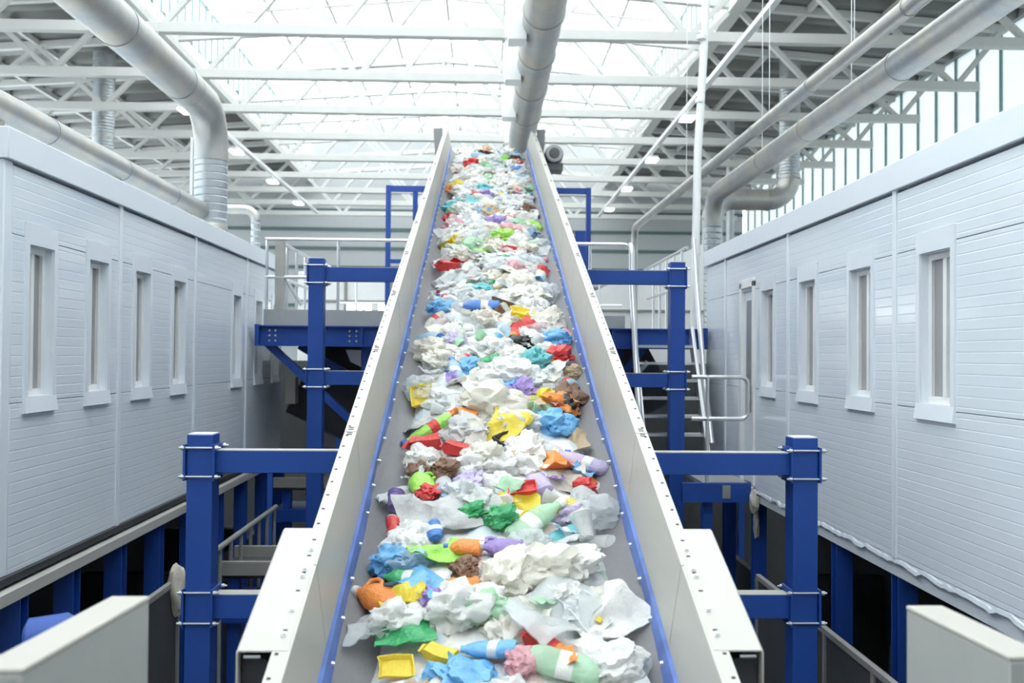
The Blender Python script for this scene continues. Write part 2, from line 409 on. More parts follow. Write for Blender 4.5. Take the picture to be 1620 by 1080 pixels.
cr = cabin(1, 2.73, 3.6, 11.55, (6.21, 8.42, 10.62), RW, (9.46, 9.98), 'long white cabin with four narrow windows and a door on right of conveyor')
# steel stands below the cabins
def stand(side, xb, ys, ya, yb, label):
    s = side
    t = thing('cabin_stand', (s*(xb+1.3), (ya+yb)/2, FLOOR), label, 'steel stand')
    def bx(d0, d1, y0, y1, z0, z1, mb):
        xa, xc = s*(xb+d0), s*(xb+d1); return mb.box(min(xa,xc), max(xa,xc), y0, y1, z0, z1)
    if s < 0:
        m = MB(); bx(-.03, .3, ya, yb, -1.385, -1.365, m); bx(-.03, -.018, ya, yb, -1.44, -1.38, m); bx(.03, .05, ya, yb, -1.46, -1.375, m)
        m.build('edge_beam', M['edge_grey'], t, bevel=.004)
        m = MB(); bx(.02, 2.7, ya, yb, -1.345, -1.30, m); m.build('deck_plate', M['dark'], t)
    else:
        m = MB(); bx(-.01, .05, ya, yb, -1.43, -1.305, m)
        m.build('edge_beam', M['cabin_plain'], t, bevel=.004)
        m = MB(); bx(.05, 2.7, ya, yb, -1.42, -1.305, m); m.build('deck_plate', M['dark'], t)
        m = MB(); vs = []; nn = 120
        for k in range(nn+1):
            y = ya+.2+k*(yb-ya-.4)/nn; z = -1.326+.008*math.sin(k*.9)+.006*math.sin(k*2.7)
            for dx, dz in ((-.034,-.012),(-.012,-.012),(-.010,.012),(-.030,.012)): vs.append((xb+dx+.006*math.sin(k*1.7), y, z+dz+.005*math.sin(k*1.3)))
        m.add(vs, [(4*k+q, 4*k+(q+1)%4, 4*k+4+(q+1)%4, 4*k+4+q) for k in range(nn) for q in range(4)]+[(0,1,2,3),(4*nn+3,4*nn+2,4*nn+1,4*nn)])
        m.build('torn_film_strip', M['cabin_plain'], t)
    top = -1.385 if s < 0 else -1.42
    for y in ys:
        for d in (0, 2.4):
            m = MB(); x0 = s*(xb+d)
            xa, xe = sorted((x0, x0+s*.13))
            m.box(xa, xe, y, y+.012, FLOOR, top); m.box(xa, xe, y+.10, y+.112, FLOOR, top)
            m.box((xa+xe)/2-.006, (xa+xe)/2+.006, y+.012, y+.10, FLOOR, top)
            m.build('column', M['blue'], t)
    return t
stand(-1, 2.72, [4.9,5.7,6.43,7.27,8.12,9.05,10.0,11.0,12.0,13.0], 4.6, 13.2, 'blue steel columns and grey edge beam carrying the left cabin')
stand(1, 2.75, [5.05,6.2,7.30,8.4,9.54,10.7], 3.7, 11.5, 'blue steel columns and white edge strip carrying the right cabin')

# ------------------------------------------------------------------ ducts on the left
def duct(name, label, org, cat='duct'): return thing(name, org, label, cat)
t = duct('ventilation_duct', 'large silver duct bending down onto the left cabin roof', (-3.1, 10.8, 1.31))
MB().tube([(-3.1, 2.0, 2.76), (-3.1, 9.9, 2.76)], .185, 28).build('straight_run', M['galv_y'], t)
e = arc((-3.1, 10.35, 2.31), (0,0,1), (0,1,0), .45, 0, PI/2, 8)
MB().tube([(-3.1, 9.9, 2.76)]+e[1:]+[(-3.1, 10.8, 2.2)], .187, 28).build('elbow', M['galv'], t)
MB().tube([(-3.1, 10.8, 2.2), (-3.1, 10.8, 1.45)], .183, 28).build('riser', M['galv_z'], t)
MB().lathe([(.183, 0), (.19, .02), (.205, .16)], (-3.1, 10.8, 1.47), (0,0,-1), 28).build('base_flange', M['galv'], t)
for y in (4.2, 6.2, 8.0, 9.62): MB().tube([(-3.1, y, 2.76), (-3.1, y+.045, 2.76)], .193, 28).build('joint_collar', M['galv'], t)
MB().tube([(-3.1, 10.8, 2.18), (-3.1, 10.8, 2.22)], .192, 28).build('joint_collar', M['galv'], t)
for y in (5.2, 7.0, 9.0): MB().tube([(-3.1, y, 2.94), (-3.1, y, 8.2)], .004, 6).build('hanger_rod', M['tube'], t)
MB().box(-3.33, -3.30, 10.78, 10.81, 1.31, 2.45).build('perforated_strap', M['white_paint'], t)
t = duct('ventilation_duct', 'slim silver duct lying low along the edge of the left cabin roof', (-3.13, 7, 1.31))
MB().tube([(-3.16, 3.5, 1.60), (-3.16, 10.60, 1.60)], .10, 22).build('straight_run', M['galv'], t)
for y in (4.5, 6.9, 8.3, 9.6): MB().tube([(-3.16, y, 1.60), (-3.16, y+.03, 1.60)], .105, 22).build('joint_collar', M['galv'], t)
for y in (6.2, 8.2, 10.2): MB().box(-3.19, -3.13, y, y+.05, 1.31, 1.52).build('support_foot', M['galv'], t)
t = duct('ventilation_duct', 'thick upright silver duct rising through the roof deck beyond the left cabin', (-10.3, 25.8, FLOOR))
MB().tube([(-10.3, 25.8, FLOOR), (-10.3, 25.8, 8.15)], .285, 24).build('riser', M['galv_z'], t)
for z in (1.0, 3.4, 5.8): MB().tube([(-10.3, 25.8, z), (-10.3, 25.8, z+.08)], .30, 24).build('joint_collar', M['galv'], t)
t = duct('ventilation_duct', 'small silver duct with an elbow at the far end of the left cabin', (-2.95, 12.6, 1.31))
MB().tube([(-2.95+.0, 12.3, 1.31), (-2.95, 12.3, 1.72)], .06, 16).build('riser', M['galv_z'], t)
MB().tube(arc((-3.1, 12.3, 1.72), (1,0,0), (0,0,1), .15, 0, PI/2, 6)+[(-4.3, 12.3, 1.87)], .061, 16).build('elbow', M['galv'], t)
# ducts on the right
t = duct('ventilation_duct', 'large silver duct running above the front edge of the right cabin roof', (3.25, 8, 1.31))
MB().tube([(3.25, 2.0, 2.31), (3.25, 13.05, 2.31)], .125, 24).build('straight_run', M['galv_y'], t)
e = arc((3.25, 13.05, 1.96), (0,0,1), (0,1,0), .35, 0, PI/2, 8)
MB().tube([(3.25, 13.05, 2.31)]+e[1:]+[(3.25, 13.4, 1.9)], .127, 24).build('elbow', M['galv'], t)
MB().tube([(3.25, 13.4, 1.9), (3.25, 13.4, .36)], .12, 24).build('riser', M['galv_z'], t)
for y in (4.6, 7.3, 9.4, 10.9): MB().tube([(3.25, y, 2.31), (3.25, y+.04, 2.31)], .131, 24).build('joint_collar', M['galv'], t)
for y in (5.5, 8.3, 11): MB().tube([(3.25, y, 2.43), (3.25, y, 8.1)], .004, 6).build('hanger_rod', M['tube'], t)
t = duct('ventilation_duct', 'silver duct coming down through the roof and turning level beyond the right cabin', (6.05, 25, FLOOR))
MB().tube([(8.12, 25, 8.2), (8.12, 25, 4.8)], .27, 24).build('riser', M['galv_z'], t)
MB().tube(arc((7.55, 25, 4.8), (1,0,0), (0,0,-1), .57, 0, PI/2, 8), .275, 24).build('elbow', M['galv'], t)
MB().tube([(7.55, 25, 4.23), (6.6, 25, 4.23)], .28, 24).build('level_run', M['galv'], t)
MB().tube(arc((6.6, 25, 3.68), (0,0,1), (-1,0,0), .55, 0, PI/2, 8), .28, 24).build('elbow', M['galv'], t)
MB().tube([(6.05, 25, 3.68), (6.05, 25, FLOOR)], .27, 24).build('riser', M['galv_z'], t)
for z in (4.8, 6.5): MB().tube([(8.12, 25, z), (8.12, 25, z+.08)], .29, 24).build('joint_collar', M['galv'], t)
MB().tube([(7.55, 25, 4.23), (7.48, 25, 4.23)], .295, 24).build('joint_collar', M['galv'], t)
t = duct('ventilation_duct', 'thin upright silver duct under the roof far beyond the right cabin', (8.1, 31, FLOOR))
MB().tube([(8.1, 31, FLOOR), (8.1, 31, 8.1)], .13, 18).build('riser', M['galv_z'], t)
for z in (2.0, 5.0): MB().tube([(8.1, 31, z), (8.1, 31, z+.08)], .145, 18).build('joint_collar', M['galv'], t)
t = duct('conduit_pipe', 'slim silver pipe running beside the large duct above the right cabin', (3.0, 8, 1.31), 'pipe')
MB().tube([(3.0, 2.0, 2.47), (3.0, 18.6, 2.60)]+arc((3.0, 18.6, 2.35), (0,0,1), (0,1,0), .25, 0, PI/2, 6)[1:]+[(3.0, 18.85, FLOOR)], .066, 16).build('pipe', M['galv'], t)
for y in (4.0, 6.6, 8.6, 10.4, 13.0): MB().tube([(3.0, y, 2.454+.0078*y), (3.0, y+.03, 2.454+.0078*y)], .074, 16).build('joint_collar', M['galv'], t)
for y in (5.0, 7.6, 9.9, 14): MB().tube([(3.0, y, 2.48), (3.0, y, 8.1)], .004, 6).build('hanger_rod', M['tube'], t)
t = duct('downpipe', 'tall white pipe rising from the stair platform up to the roof', (2.6, 11.7, .35), 'pipe')
MB().tube([(2.62, 11.75, .35), (2.66, 11.75, 2.6), (2.76, 11.8, 4.2), (2.78, 11.8, 8.0)], .05, 16).build('pipe', M['white_paint'], t)
for z in (1.3, 3.2, 4.0): MB().tube([(2.62+.02*z, 11.76, z), (2.62+.02*z, 11.76, z+.05)], .06, 16).build('joint_collar', M['white_paint'], t)
# central extraction duct
CX = .66; CZ = 3.95
t = duct('extraction_duct', 'wide silver duct hanging over the conveyor head along the hall', (CX, 12, CZ))
MB().tube([(CX, 5.0, CZ), (CX, 16.9, CZ)], .235, 30).build('straight_run', M['galv_y'], t)
e = arc((CX, 16.9, CZ-.45), (0,0,1), (0,1,0), .45, 0, PI/2, 8)
MB().tube([(CX, 16.9, CZ)]+e[1:]+[(CX, 17.35, 1.9)], .237, 30).build('elbow', M['galv'], t)
for y in (9.2, 10.7, 12.2, 13.7, 15.2): MB().tube([(CX, y, CZ), (CX, y+.06, CZ)], .247, 30).build('joint_collar', M['galv'], t)
for y in (11.1, 12.75, 14.75):
    MB().box(CX-.40, CX-.18, y-.02, y+.26, CZ-.22, CZ+.16).build('side_box', M['white_paint'], t, bevel=.01)
for y in (11.2, 12.85, 14.85): MB().tube([(CX, y, CZ+.22), (CX, y, 8.2)], .01, 6).build('hanger_rod', M['tube'], t)
t = duct('discharge_hood', 'silver hood box below the wide duct behind the conveyor head', (CX, 17.35, .35), 'hood')
MB().box(CX-.6, CX+.6, 17.0, 17.7, .35, 1.5).build('box', M['galv'], t, bevel=.01)
MB().lathe([(.45, 0), (.25, .4)], (CX, 17.35, 1.5), (0,0,1), 24).build('cone', M['galv'], t)
t = duct('ventilation_riser', 'pale rectangular riser standing up beside the wide duct', (.47, 17.95, .35), 'riser')
MB().box(.36, .58, 17.85, 18.05, .35, 8.3).build('shaft', M['white_paint'], t, bevel=.01)
for z in (2, 4, 6): MB().box(.34, .60, 17.83, 18.07, z, z+.04).build('joint_collar', M['galv'], t)

# ------------------------------------------------------------------ the conveyor
def C(x, Y, dz): return (XC+x, Y, dz+T*Y)
def CJ(x, Y, dz):
    Y += .5*(-2.006-dz); return C(x, Y, dz)
cv = thing('belt_conveyor', (XC, 6.0, FLOOR), 'steep belt conveyor with cream side walls carrying plastic waste up the hall', 'conveyor')
st = 1.03
for s in (-1, 1):
    y = 1.31
    while y < 14.1:
        a, c = y+.002, min(y+st, 14.25)-.002
        mb = MB()
        mb.prism([(s*.650,-2.46),(s*.646,-2.46),(s*.646,-2.006),(s*.702,-2.006),(s*.702,-2.05),(s*.698,-2.05),(s*.698,-2.010),(s*.650,-2.010)], a, c, CJ, 0)
        k = 0
        yy = a+.05
        while yy < c-.03:
            dbl = [0]
            for q in dbl:
                mb.prism([(s*.680,-2.0072),(s*.692,-2.0072),(s*.692,-2.0050),(s*.680,-2.0050)], yy, yy+.009, C, 1)
            yy += .104; k += 1
        for q in (.018, .036, -.030, -.012):
            yq = a+q if q > 0 else c+q
            mb.prism([(s*.664,-2.0072),(s*.688,-2.0072),(s*.688,-2.0050),(s*.664,-2.0050)], yq, yq+.007, C, 1)
        mb.build('side_panel', [M['cream'], M['slot']], cv)
        y += st
    mb = MB()
    o_ = [(14.481,-2.46),(16.0,-2.46),(15.85,-2.36),(14.70,-2.006),(14.252,-2.006)]
    vs = [C(s*.650,yy,z) for yy, z in o_]+[C(s*.646,yy,z) for yy, z in o_]
    mb.add(vs, [(0,1,2,3,4),(9,8,7,6,5)]+[(i,(i+1)%5,5+(i+1)%5,5+i) for i in range(5)], 0)
    vs = [C(s*x,yy,z) for z in (-2.010,-2.006) for x, yy in ((.650,14.252),(.702,14.252),(.66,14.70),(.650,14.70))]
    mb.add(vs, [(3,2,1,0),(4,5,6,7)]+[(i,(i+1)%4,4+(i+1)%4,4+i) for i in range(4)], 0)
    mb.build('side_panel', [M['cream'], M['slot']], cv)
    # blue rubber skirt with its clips
    mb = MB(); n = 60; pts = []
    for i in range(n):
        a, c = 1.35+i*14.6/n, 1.35+(i+1)*14.6/n
        wv = .012*math.sin(i*1.3)+.008*math.sin(i*.47)
        wv2 = .012*math.sin((i+1)*1.3)+.008*math.sin((i+1)*.47)
        v = []
        for yy, ww in ((a, wv), (c, wv2)):
            v += [C(s*.648,yy,-2.44), C(s*(.632),yy,-2.455), C(s*(.620+ww*.6),yy,-2.54+ww), C(s*(.634),yy,-2.55+ww)]
        mb.add(v, [(0,1,5,4),(1,2,6,5),(2,3,7,6),(3,0,4,7)]+([(0,3,2,1)] if i == 0 else [])+([(4,5,6,7)] if i == n-1 else []), 0)
    for i in range(55):
        yy = 1.5+i*.26
        mb.prism([(s*.632,-2.495),(s*.612,-2.50),(s*.612,-2.51),(s*.63,-2.515)], yy, yy+.012, C, 1)
    mb.build('skirt', [M['blue_light'], M['nut']], cv)
    MB().prism([(s*.655,-2.40),(s*.72,-2.40),(s*.72,-2.42),(s*.665,-2.42),(s*.665,-2.72),(s*.72,-2.72),(s*.72,-2.74),(s*.655,-2.74)], 1.31, 16.0, C).build('stringer', M['blue'], cv)
bp = [(-.64,-2.50),(-.60,-2.555),(-.53,-2.61),(-.42,-2.645),(-.2,-2.66),(0,-2.662),(.2,-2.66),(.42,-2.645),(.53,-2.61),(.60,-2.555),(.64,-2.50)]
poly = bp+[(x, z-.012) for x, z in bp[::-1]]
mb = MB(); mb.prism(poly, 1.31, 16.0, C); b = mb.build('belt', M['belt'], cv)
mb = MB(); mb.tube([C(-.6, 16.03, -2.82), C(.6, 16.03, -2.82)], .15, 24); mb.build('head_pulley', M['steel_dark'], cv)
MB().prism([(-.60,-2.96),(.60,-2.96),(.60,-2.975),(-.60,-2.975)], 1.31, 15.95, C).build('return_belt', M['belt'], cv)
for s in (-1, 1):
    mb = MB()
    mb.add([C(s*.72,13.75,-2.75),C(s*.72,14.45,-2.75),C(s*.72,14.45,-1.95),C(s*.72,14.0,-2.2),C(s*.80,13.75,-2.75),C(s*.80,14.45,-2.75),C(s*.86,14.45,-1.95),C(s*.80,14.0,-2.2)],
           [(0,1,2,3),(7,6,5,4),(0,4,5,1),(1,5,6,2),(2,6,7,3),(3,7,4,0)])
    mb.build('head_bracket', M['steel_dark'], cv, bevel=.01)
mt = MB().lathe([(.10,0),(.135,.02),(.14,.3),(.12,.34)], (XC+.93, 13.6, 2.93), (0,1,0), 24).build('gear_motor', M['motor_grey'], cv)
MB().lathe([(.115,0),(.125,.01),(.125,.05)], (XC+.93, 13.55, 2.93), (0,1,0), 24).build('fan_cover', M['cover_grey'], mt)
MB().lathe([(.02,0),(.07,.004),(.075,.01),(.075,.03)], (XC+.93, 13.525, 2.93), (0,1,0), 20).build('hub_cap', M['motor_grey'], mt)
MB().box(XC+.78, XC+1.06, 13.62, 13.95, 2.70, 2.80).build('motor_foot', M['steel_dark'], mt)
# bolted edge covers
for s in (-1, 1):
    ya, yb = 2.93, 3.60
    mb = MB()
    mb.prism([(s*.655,-2.0045),(s*.805,-2.0045),(s*.812,-2.012),(s*.812,-2.40),(s*.806,-2.40),(s*.806,-2.014),(s*.803,-2.0095),(s*.655,-2.0095)], ya, yb, C)
    mb.prism([(s*.71,-2.010),(s*.806,-2.010),(s*.806,-2.40),(s*.71,-2.40)], yb-.006, yb, C)
    for q in range(6):
        yy = ya+.09+q*.10
        mb.prism([(s*.675,-2.0045),(s*.689,-2.0045),(s*.689,-2.0030),(s*.675,-2.0030)], yy, yy+.006, C, 1)
    cvp = mb.build('edge_cover', [M['cream'], M['slot']], cv)
    MB().prism([(s*.725,-2.05),(s*.80,-2.05),(s*.80,-2.39),(s*.725,-2.39)], ya+.03, yb-.02, C).build('cover_shade_fill', M['dark'], cvp)  # dark fill stands in for the shade inside the open cover
    for yy in (3.0, 3.12, 3.30, 3.34, 3.46):
        p = Vector(C(s*.682, yy, -2.0040)); nrm = Vector((0,-math.sin(ALPHA),math.cos(ALPHA)))
        MB().lathe([(.010,0),(.010,.003),(.007,.004),(.007,.010)], p, nrm, 8).build('bolt', M['nut'], cvp)
    p = Vector(C(s*.79, 2.94, -2.03))
    MB().tube([p, p+Vector((s*-.05,0,0))], .006, 8).build('bolt', M['nut'], cvp)
# legs that stand on the blue frames
for Y, ztopbar in ((6.08, -.605), (10.28, .945)):
    for s in (-1, 1):
        MB().box(XC+s*.69-.03, XC+s*.69+.03, Y-.03, Y+.03, ztopbar, -2.72+T*Y).build('leg', M['blue'], cv)
for s in (-1, 1):
    MB().box(XC+s*.69-.05, XC+s*.69+.05, 1.5, 1.6, FLOOR, -2.72+T*1.55).build('leg', M['blue'], cv)

# ------------------------------------------------------------------ blue support frames
def frame(Y, xl, xr, ztop_, bars, bt, label):
    t = thing('support_frame', ((xl+xr)/2, Y, FLOOR), label, 'steel frame', 'blue frames under the conveyor')
    pw = .16
    for x in (xl, xr):
        p = MB().box(x-pw/2, x+pw/2, Y, Y+.16, FLOOR, ztop_).build('post', M['blue'], t, bevel=.004)
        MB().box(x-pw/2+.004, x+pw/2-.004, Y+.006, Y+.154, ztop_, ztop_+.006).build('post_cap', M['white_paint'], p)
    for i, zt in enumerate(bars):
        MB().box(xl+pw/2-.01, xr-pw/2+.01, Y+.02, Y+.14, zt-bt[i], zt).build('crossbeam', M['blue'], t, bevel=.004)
        MB().box(xl+pw/2+.002, xr-pw/2-.002, Y+.022, Y+.138, zt, zt+.004).build('lit_top_strip', M['panel_edge'], t)  # cream strip paints the lit look of the crossbeam's top face
        for x, s in ((xl, 1), (xr, -1)):
            for z in (zt+.02, zt-bt[i]-.02):
                for yy in (Y-.012, Y+.172):
                    mb = MB().tube([(x-pw/2-.045, yy, z), (x-pw/2-.03, yy, z), (x-pw/2-.03, yy, z), (x-pw/2-.01, yy, z), (x-pw/2-.01, yy, z),
                        (x+pw/2+.02, yy, z), (x+pw/2+.02, yy, z), (x+pw/2+.04, yy, z), (x+pw/2+.04, yy, z), (x+pw/2+.055, yy, z)],
                        [.007, .007, .014, .014, .007, .007, .014, .014, .007, .007], 8)
                    mb.build('clamp_rod', M['nut'], t)
            for xx in (x-pw/2-.018, x+pw/2+.003):
                MB().box(xx, xx+.014, Y-.02, Y+.18, zt-bt[i]-.045, zt+.04).build('clamp_plate', M['blue'], t)
    return t
frame(6.0, -1.77, 2.06, -.505, (-.605, -1.507), (.14, .15), 'nearer blue goalpost frame with two crossbeams under the conveyor')
frame(10.2, -1.80, 2.10, 1.04, (.945, -.17), (.15, .15), 'farther blue goalpost frame with two crossbeams under the conveyor')
# head frame of slimmer tube
t = thing('head_frame', (.06, 14.0, .35), 'slim blue rectangular frame around the conveyor head', 'steel frame')
for x in (-1.42, 1.54): MB().box(x-.035, x+.035, 13.97, 14.04, .35, 2.51).build('post', M['blue'], t)
MB().box(-1.384, 1.504, 13.975, 14.035, 2.42, 2.505).build('crossbeam', M['blue'], t)
MB().box(-1.384, -.75, 13.98, 14.03, 1.36, 1.42).build('side_rail', M['blue'], t)
MB().box(.9, 1.504, 13.98, 14.03, 1.36, 1.42).build('side_rail', M['blue'], t)
MB().box(-1.06, -.99, 13.98, 14.03, 2.0, 2.46).build('brace', M['blue'], t)
MB().box(1.33, 1.49, 13.85, 13.97, 1.38, 1.86).build('control_box', M['blue'], t, bevel=.01)

# ------------------------------------------------------------------ upper platform and its railings
pf = thing('platform', (0, 13, FLOOR), 'blue steel walkway platform behind the conveyor between both cabins', 'platform')
MB().box(-2.66, 2.64, 11.42, 18.2, .31, .35).build('deck', M['grating'], pf)
mb = MB(); mb.box(-2.70, 2.68, 11.38, 11.40, .11, .345); mb.box(-2.70, 2.68, 11.32, 11.44, .335, .35); mb.box(-2.70, 2.68, 11.32, 11.44, .105, .12)
mb.box(-2.71, -2.66, 11.30, 11.44, .105, .36); mb.box(2.64, 2.69, 11.30, 11.44, .105, .36)
for x in (-1.45, -1.2, 1.2, 1.55, -.9): mb.box(x-.01, x+.01, 11.33, 11.40, .12, .335)
for x in (-1.6, -1.52, 1.4, 1.47, -2.55, -2.48):
    for z in (.17, .23, .29): mb.lathe([(.013,0),(.011,.012)], (x, 11.38, z), (0,-1,0), 8, 1)
mb.build('edge_beam', [M['blue'], M['nut']], pf)
MB().box(-2.62, -.62, 11.36, 11.375, .352, .54).build('toe_board', M['grating'], pf)
MB().box(-.9, 1.7, 11.36, 11.375, .352, .50).build('toe_board', M['grating'], pf)
for p, q in (((-2.6, 11.5, .14), (-1.35, 11.5, -1.0)), ((-2.35,12.2,.12), (-1.3,12.2,-.5)), ((2.0,11.9,.1),(1.3,11.9,-.75)), ((1.0,11.9,-.1),(1.75,11.9,.05))):
    MB().bar(p, q, .09, .10, up=(0,1,0)).build('brace', M['blue'], pf)
for x in (-1.42, 1.30):
    for y in (11.6, 15.8): MB().box(x-.06, x+.06, y-.06, y+.06, FLOOR, .31).build('leg', M['blue'], pf)
def railing(name, label, posts, rails, zb, r=.021, pr=.018, m='tube', flat=None):
    x, y, z = posts[0]
    t = thing(name, (x, y, zb), label, 'railing')
    for (px, py, pz) in posts: MB().tube([(px, py, zb), (px, py, pz)], pr, 10).build('baluster', M[m], t)
    for pts in rails: MB().tube(pts, r, 10).build('rail', M[m], t)
    return t
t = railing('railing', 'grey tube railing on the left end of the platform beside the cabin',
    [(-2.6,11.42,1.4),(-2.46,11.9,1.38),(-2.46,12.5,1.38),(-2.46,13.1,1.38),(-2.46,13.7,1.38),(-1.75,11.42,1.38)],
    [[(-2.62,11.42,1.385),(-.85,11.42,1.385)], [(-2.62,11.42,.93),(-1.75,11.42,.93)], [(-2.46,11.45,1.36),(-2.46,14.2,1.36)], [(-2.46,11.45,.93),(-2.46,14.2,.93)],
     [(-2.44,11.5,1.0),(-2.2,11.5,.6)]], .35)
MB().box(-2.50, -2.39, 11.40, 11.46, .12, 1.36).build('end_post', M['galv'], t)
t = railing('railing', 'grey tube railing on the right of the platform beside the stair head',
    [(2.5,11.9,1.36),(2.5,12.4,1.36),(2.5,12.9,1.36),(2.5,13.4,1.36),(2.5,13.9,1.36),(1.28,11.42,1.36)],
    [[(2.5,11.6,1.36),(2.5,14.4,1.36)], [(2.5,11.6,.9),(2.5,14.4,.9)],
     [(.95,11.42,1.37),(1.68,11.42,1.37)]+arc((1.68,11.42,1.27),(0,0,1),(1,0,0),.10,0,PI/2,6)[1:]+[(1.78,11.42,1.0)]], .35)
t = railing('railing', 'straight tube railing along the back edge of the platform',
    [(x,16.4,1.4) for x in (-2.2,-1.2,-.2,1.0,2.0)], [[(-2.5,16.4,1.42),(2.4,16.4,1.42)], [(-2.5,16.4,.9),(2.4,16.4,.9)]], .35)
# stair
sr = thing('steel_stair', (2.15, 10.85, -1.25), 'steep grey steel stair with silver handrails up to the platform', 'stair')
for x in (1.80, 2.50):
    MB().bar((x, 10.42, -1.25), (x, 11.36, .33), .04, .17, up=(0,1,0)).build('stringer', M['tube'], sr)
for k in range(8):
    z = .15-.2*k; y = 11.26-.115*k
    MB().box(1.82, 2.48, y-.10, y+.10, z-.03, z).build('tread', M['tube'], sr)
for x, sgn in ((1.77, -1), (2.55, 1)):
    pts = [(x, 11.38, 1.75), (x, 11.36, 1.62), (x, 11.30, .9), (x, 10.9, -.2), (x, 10.5, -.95)]
    if sgn < 0: pts = [(x, 11.6, 1.36)] + arc((x, 11.44, 1.24), (0,0,1), (0,-1,0), .12, 0, PI/2, 5) + pts[2:]
    else: pts[0] = (x-.01, 11.42, 1.45); pts = [pts[0]]+pts[2:]
    MB().tube(pts, .034 if sgn < 0 else .03, 14).build('handrail', M['tube'], sr)
# landing in front of the right cabin door
ld = thing('landing', (2.5, 10.0, FLOOR), 'small blue landing in front of the right cabin door', 'landing')
MB().box(2.22, 2.68, 9.50, 10.42, -1.29, -1.25).build('deck', M['grating'], ld)
MB().box(1.78, 2.22, 10.40, 10.60, -1.29, -1.25).build('deck', M['grating'], ld)
MB().box(2.0, 2.69, 9.44, 9.52, -1.44, -1.25).build('edge_beam', M['blue'], ld)
MB().box(2.40, 2.48, 9.43, 9.441, -1.40, -1.27).build('splice_plate', M['galv'], ld)
for x in (2.23,): MB().box(x, x+.10, 9.55, 9.65, FLOOR, -1.29).build('leg', M['blue'], ld)
t = thing('railing', (2.4, 9.5, -1.25), 'grey U-shaped guard rail on the landing by the cabin door', 'railing')
MB().tube([(2.10,9.5,-.19),(2.60,9.5,-.19)]+arc((2.60,9.5,-.26),(0,0,1),(1,0,0),.07,0,PI/2,5)[1:]+[(2.67,9.5,-.54)]+arc((2.60,9.5,-.54),(1,0,0),(0,0,-1),.07,0,PI/2,5)[1:]+[(2.10,9.5,-.61)], .022, 12).build('rail', M['tube'], t)
MB().tube([(2.26,9.5,-1.25),(2.26,9.5,-.17)], .02, 10).build('baluster', M['tube'], t)
# machinery slung under the platform
mc = thing('transfer_conveyor', (-1.6, 13, FLOOR), 'dark transfer conveyor slung below the left half of platform', 'machine')
MB().bar((-2.3, 12.6, -.2), (-.7, 12.6, -1.0), 1.2, .36, up=(0,1,0)).build('housing', M['dark'], mc)
MB().add([(-1.72,11.9,.07),(-1.32,11.9,.06),(-1.28,11.9,-.1),(-1.36,11.9,-.22),(-1.66,11.9,-.08),(-1.72,12.0,.07),(-1.32,12.0,.06),(-1.28,12.0,-.1),(-1.36,12.0,-.22),(-1.66,12.0,-.08)],
   [(4,3,2,1,0),(5,6,7,8,9)]+[(i,(i+1)%5,5+(i+1)%5,5+i) for i in range(5)]).build('chute_plate', M['white_paint'], mc)
for x in (-2.2, -.9): MB().box(x-.05, x+.05, 12.5, 12.6, FLOOR, -.5).build('leg', M['blue'], mc)
MB().box(-2.50, -2.38, 12.1, 12.3, -.62, -.28).build('drive_unit', M['rag'], mc)
mc = thing('transfer_conveyor', (1.4, 13.2, FLOOR), 'dark slanting transfer conveyor slung below the right half of platform', 'machine')
MB().bar((.7, 12.6, -1.0), (2.3, 12.6, -.1), 1.0, .3, up=(0,1,0)).build('housing', M['dark'], mc)
for k in range(3): MB().bar((1.15+.32*k, 12.04, -.62+.1*k), (1.45+.32*k, 12.04, -.25+.1*k), .05, .10, up=(0,1,0)).build('guard_bar', M['white_paint'], mc)
for x in (.9, 2.1): MB().box(x-.05, x+.05, 12.5, 12.6, FLOOR, -.6).build('leg', M['blue'], mc)
# white housings far behind
t = thing('machine_housing', (-1.9, 21, FLOOR), 'white machine housing seen past the platform on the left', 'machine')
MB().box(-3.9, -1.0, 20.0, 23.0, FLOOR, 1.75).build('body', M['white_paint'], t, bevel=.02)
for x in (-2.9, -1.95): MB().box(x-.03, x+.03, 19.96, 20.0, .0, 1.75).build('mullion', M['grey_frame'], t)
MB().box(-3.9, -1.0, 19.97, 20.0, 1.12, 1.16).build('rail', M['grey_frame'], t)
t = thing('machine_housing', (3.2, 21, FLOOR), 'white slope-topped machine housing seen past the stair on the right', 'machine')
MB().add([(1.9,19.5,FLOOR),(4.6,19.5,FLOOR),(4.6,19.5,2.4),(1.9,19.5,1.2),(1.9,22,FLOOR),(4.6,22,FLOOR),(4.6,22,2.4),(1.9,22,1.2)],
   [(0,1,2,3),(7,6,5,4),(0,4,5,1),(1,5,6,2),(2,6,7,3),(3,7,4,0)]).build('body', M['white_paint'], t)
MB().box(1.9, 4.6, 19.46, 19.5, .95, .99).build('rail', M['grey_frame'], t)
for i, (xa, xb) in enumerate(((-2.53,-2.24),(-2.20,-2.08),(-1.95,-1.68))):
    t = thing('work_lamp', ((xa+xb)/2, 17.6, .35), '%s small bright work lamp behind the platform railing' % ('leftmost','middle','rightmost')[i], 'lamp', 'work lamps on the left')
    MB().box(xa, xb, 17.58, 17.62, .83, .97).build('lens', M['lamp'], t, bevel=.01)
    MB().box(xa-.01, xb+.01, 17.62, 17.70, .82, .98).build('housing', M['grey_frame'], t)
    MB().box((xa+xb)/2-.02, (xa+xb)/2+.02, 17.64, 17.68, .351, .82).build('stem', M['grey_frame'], t)

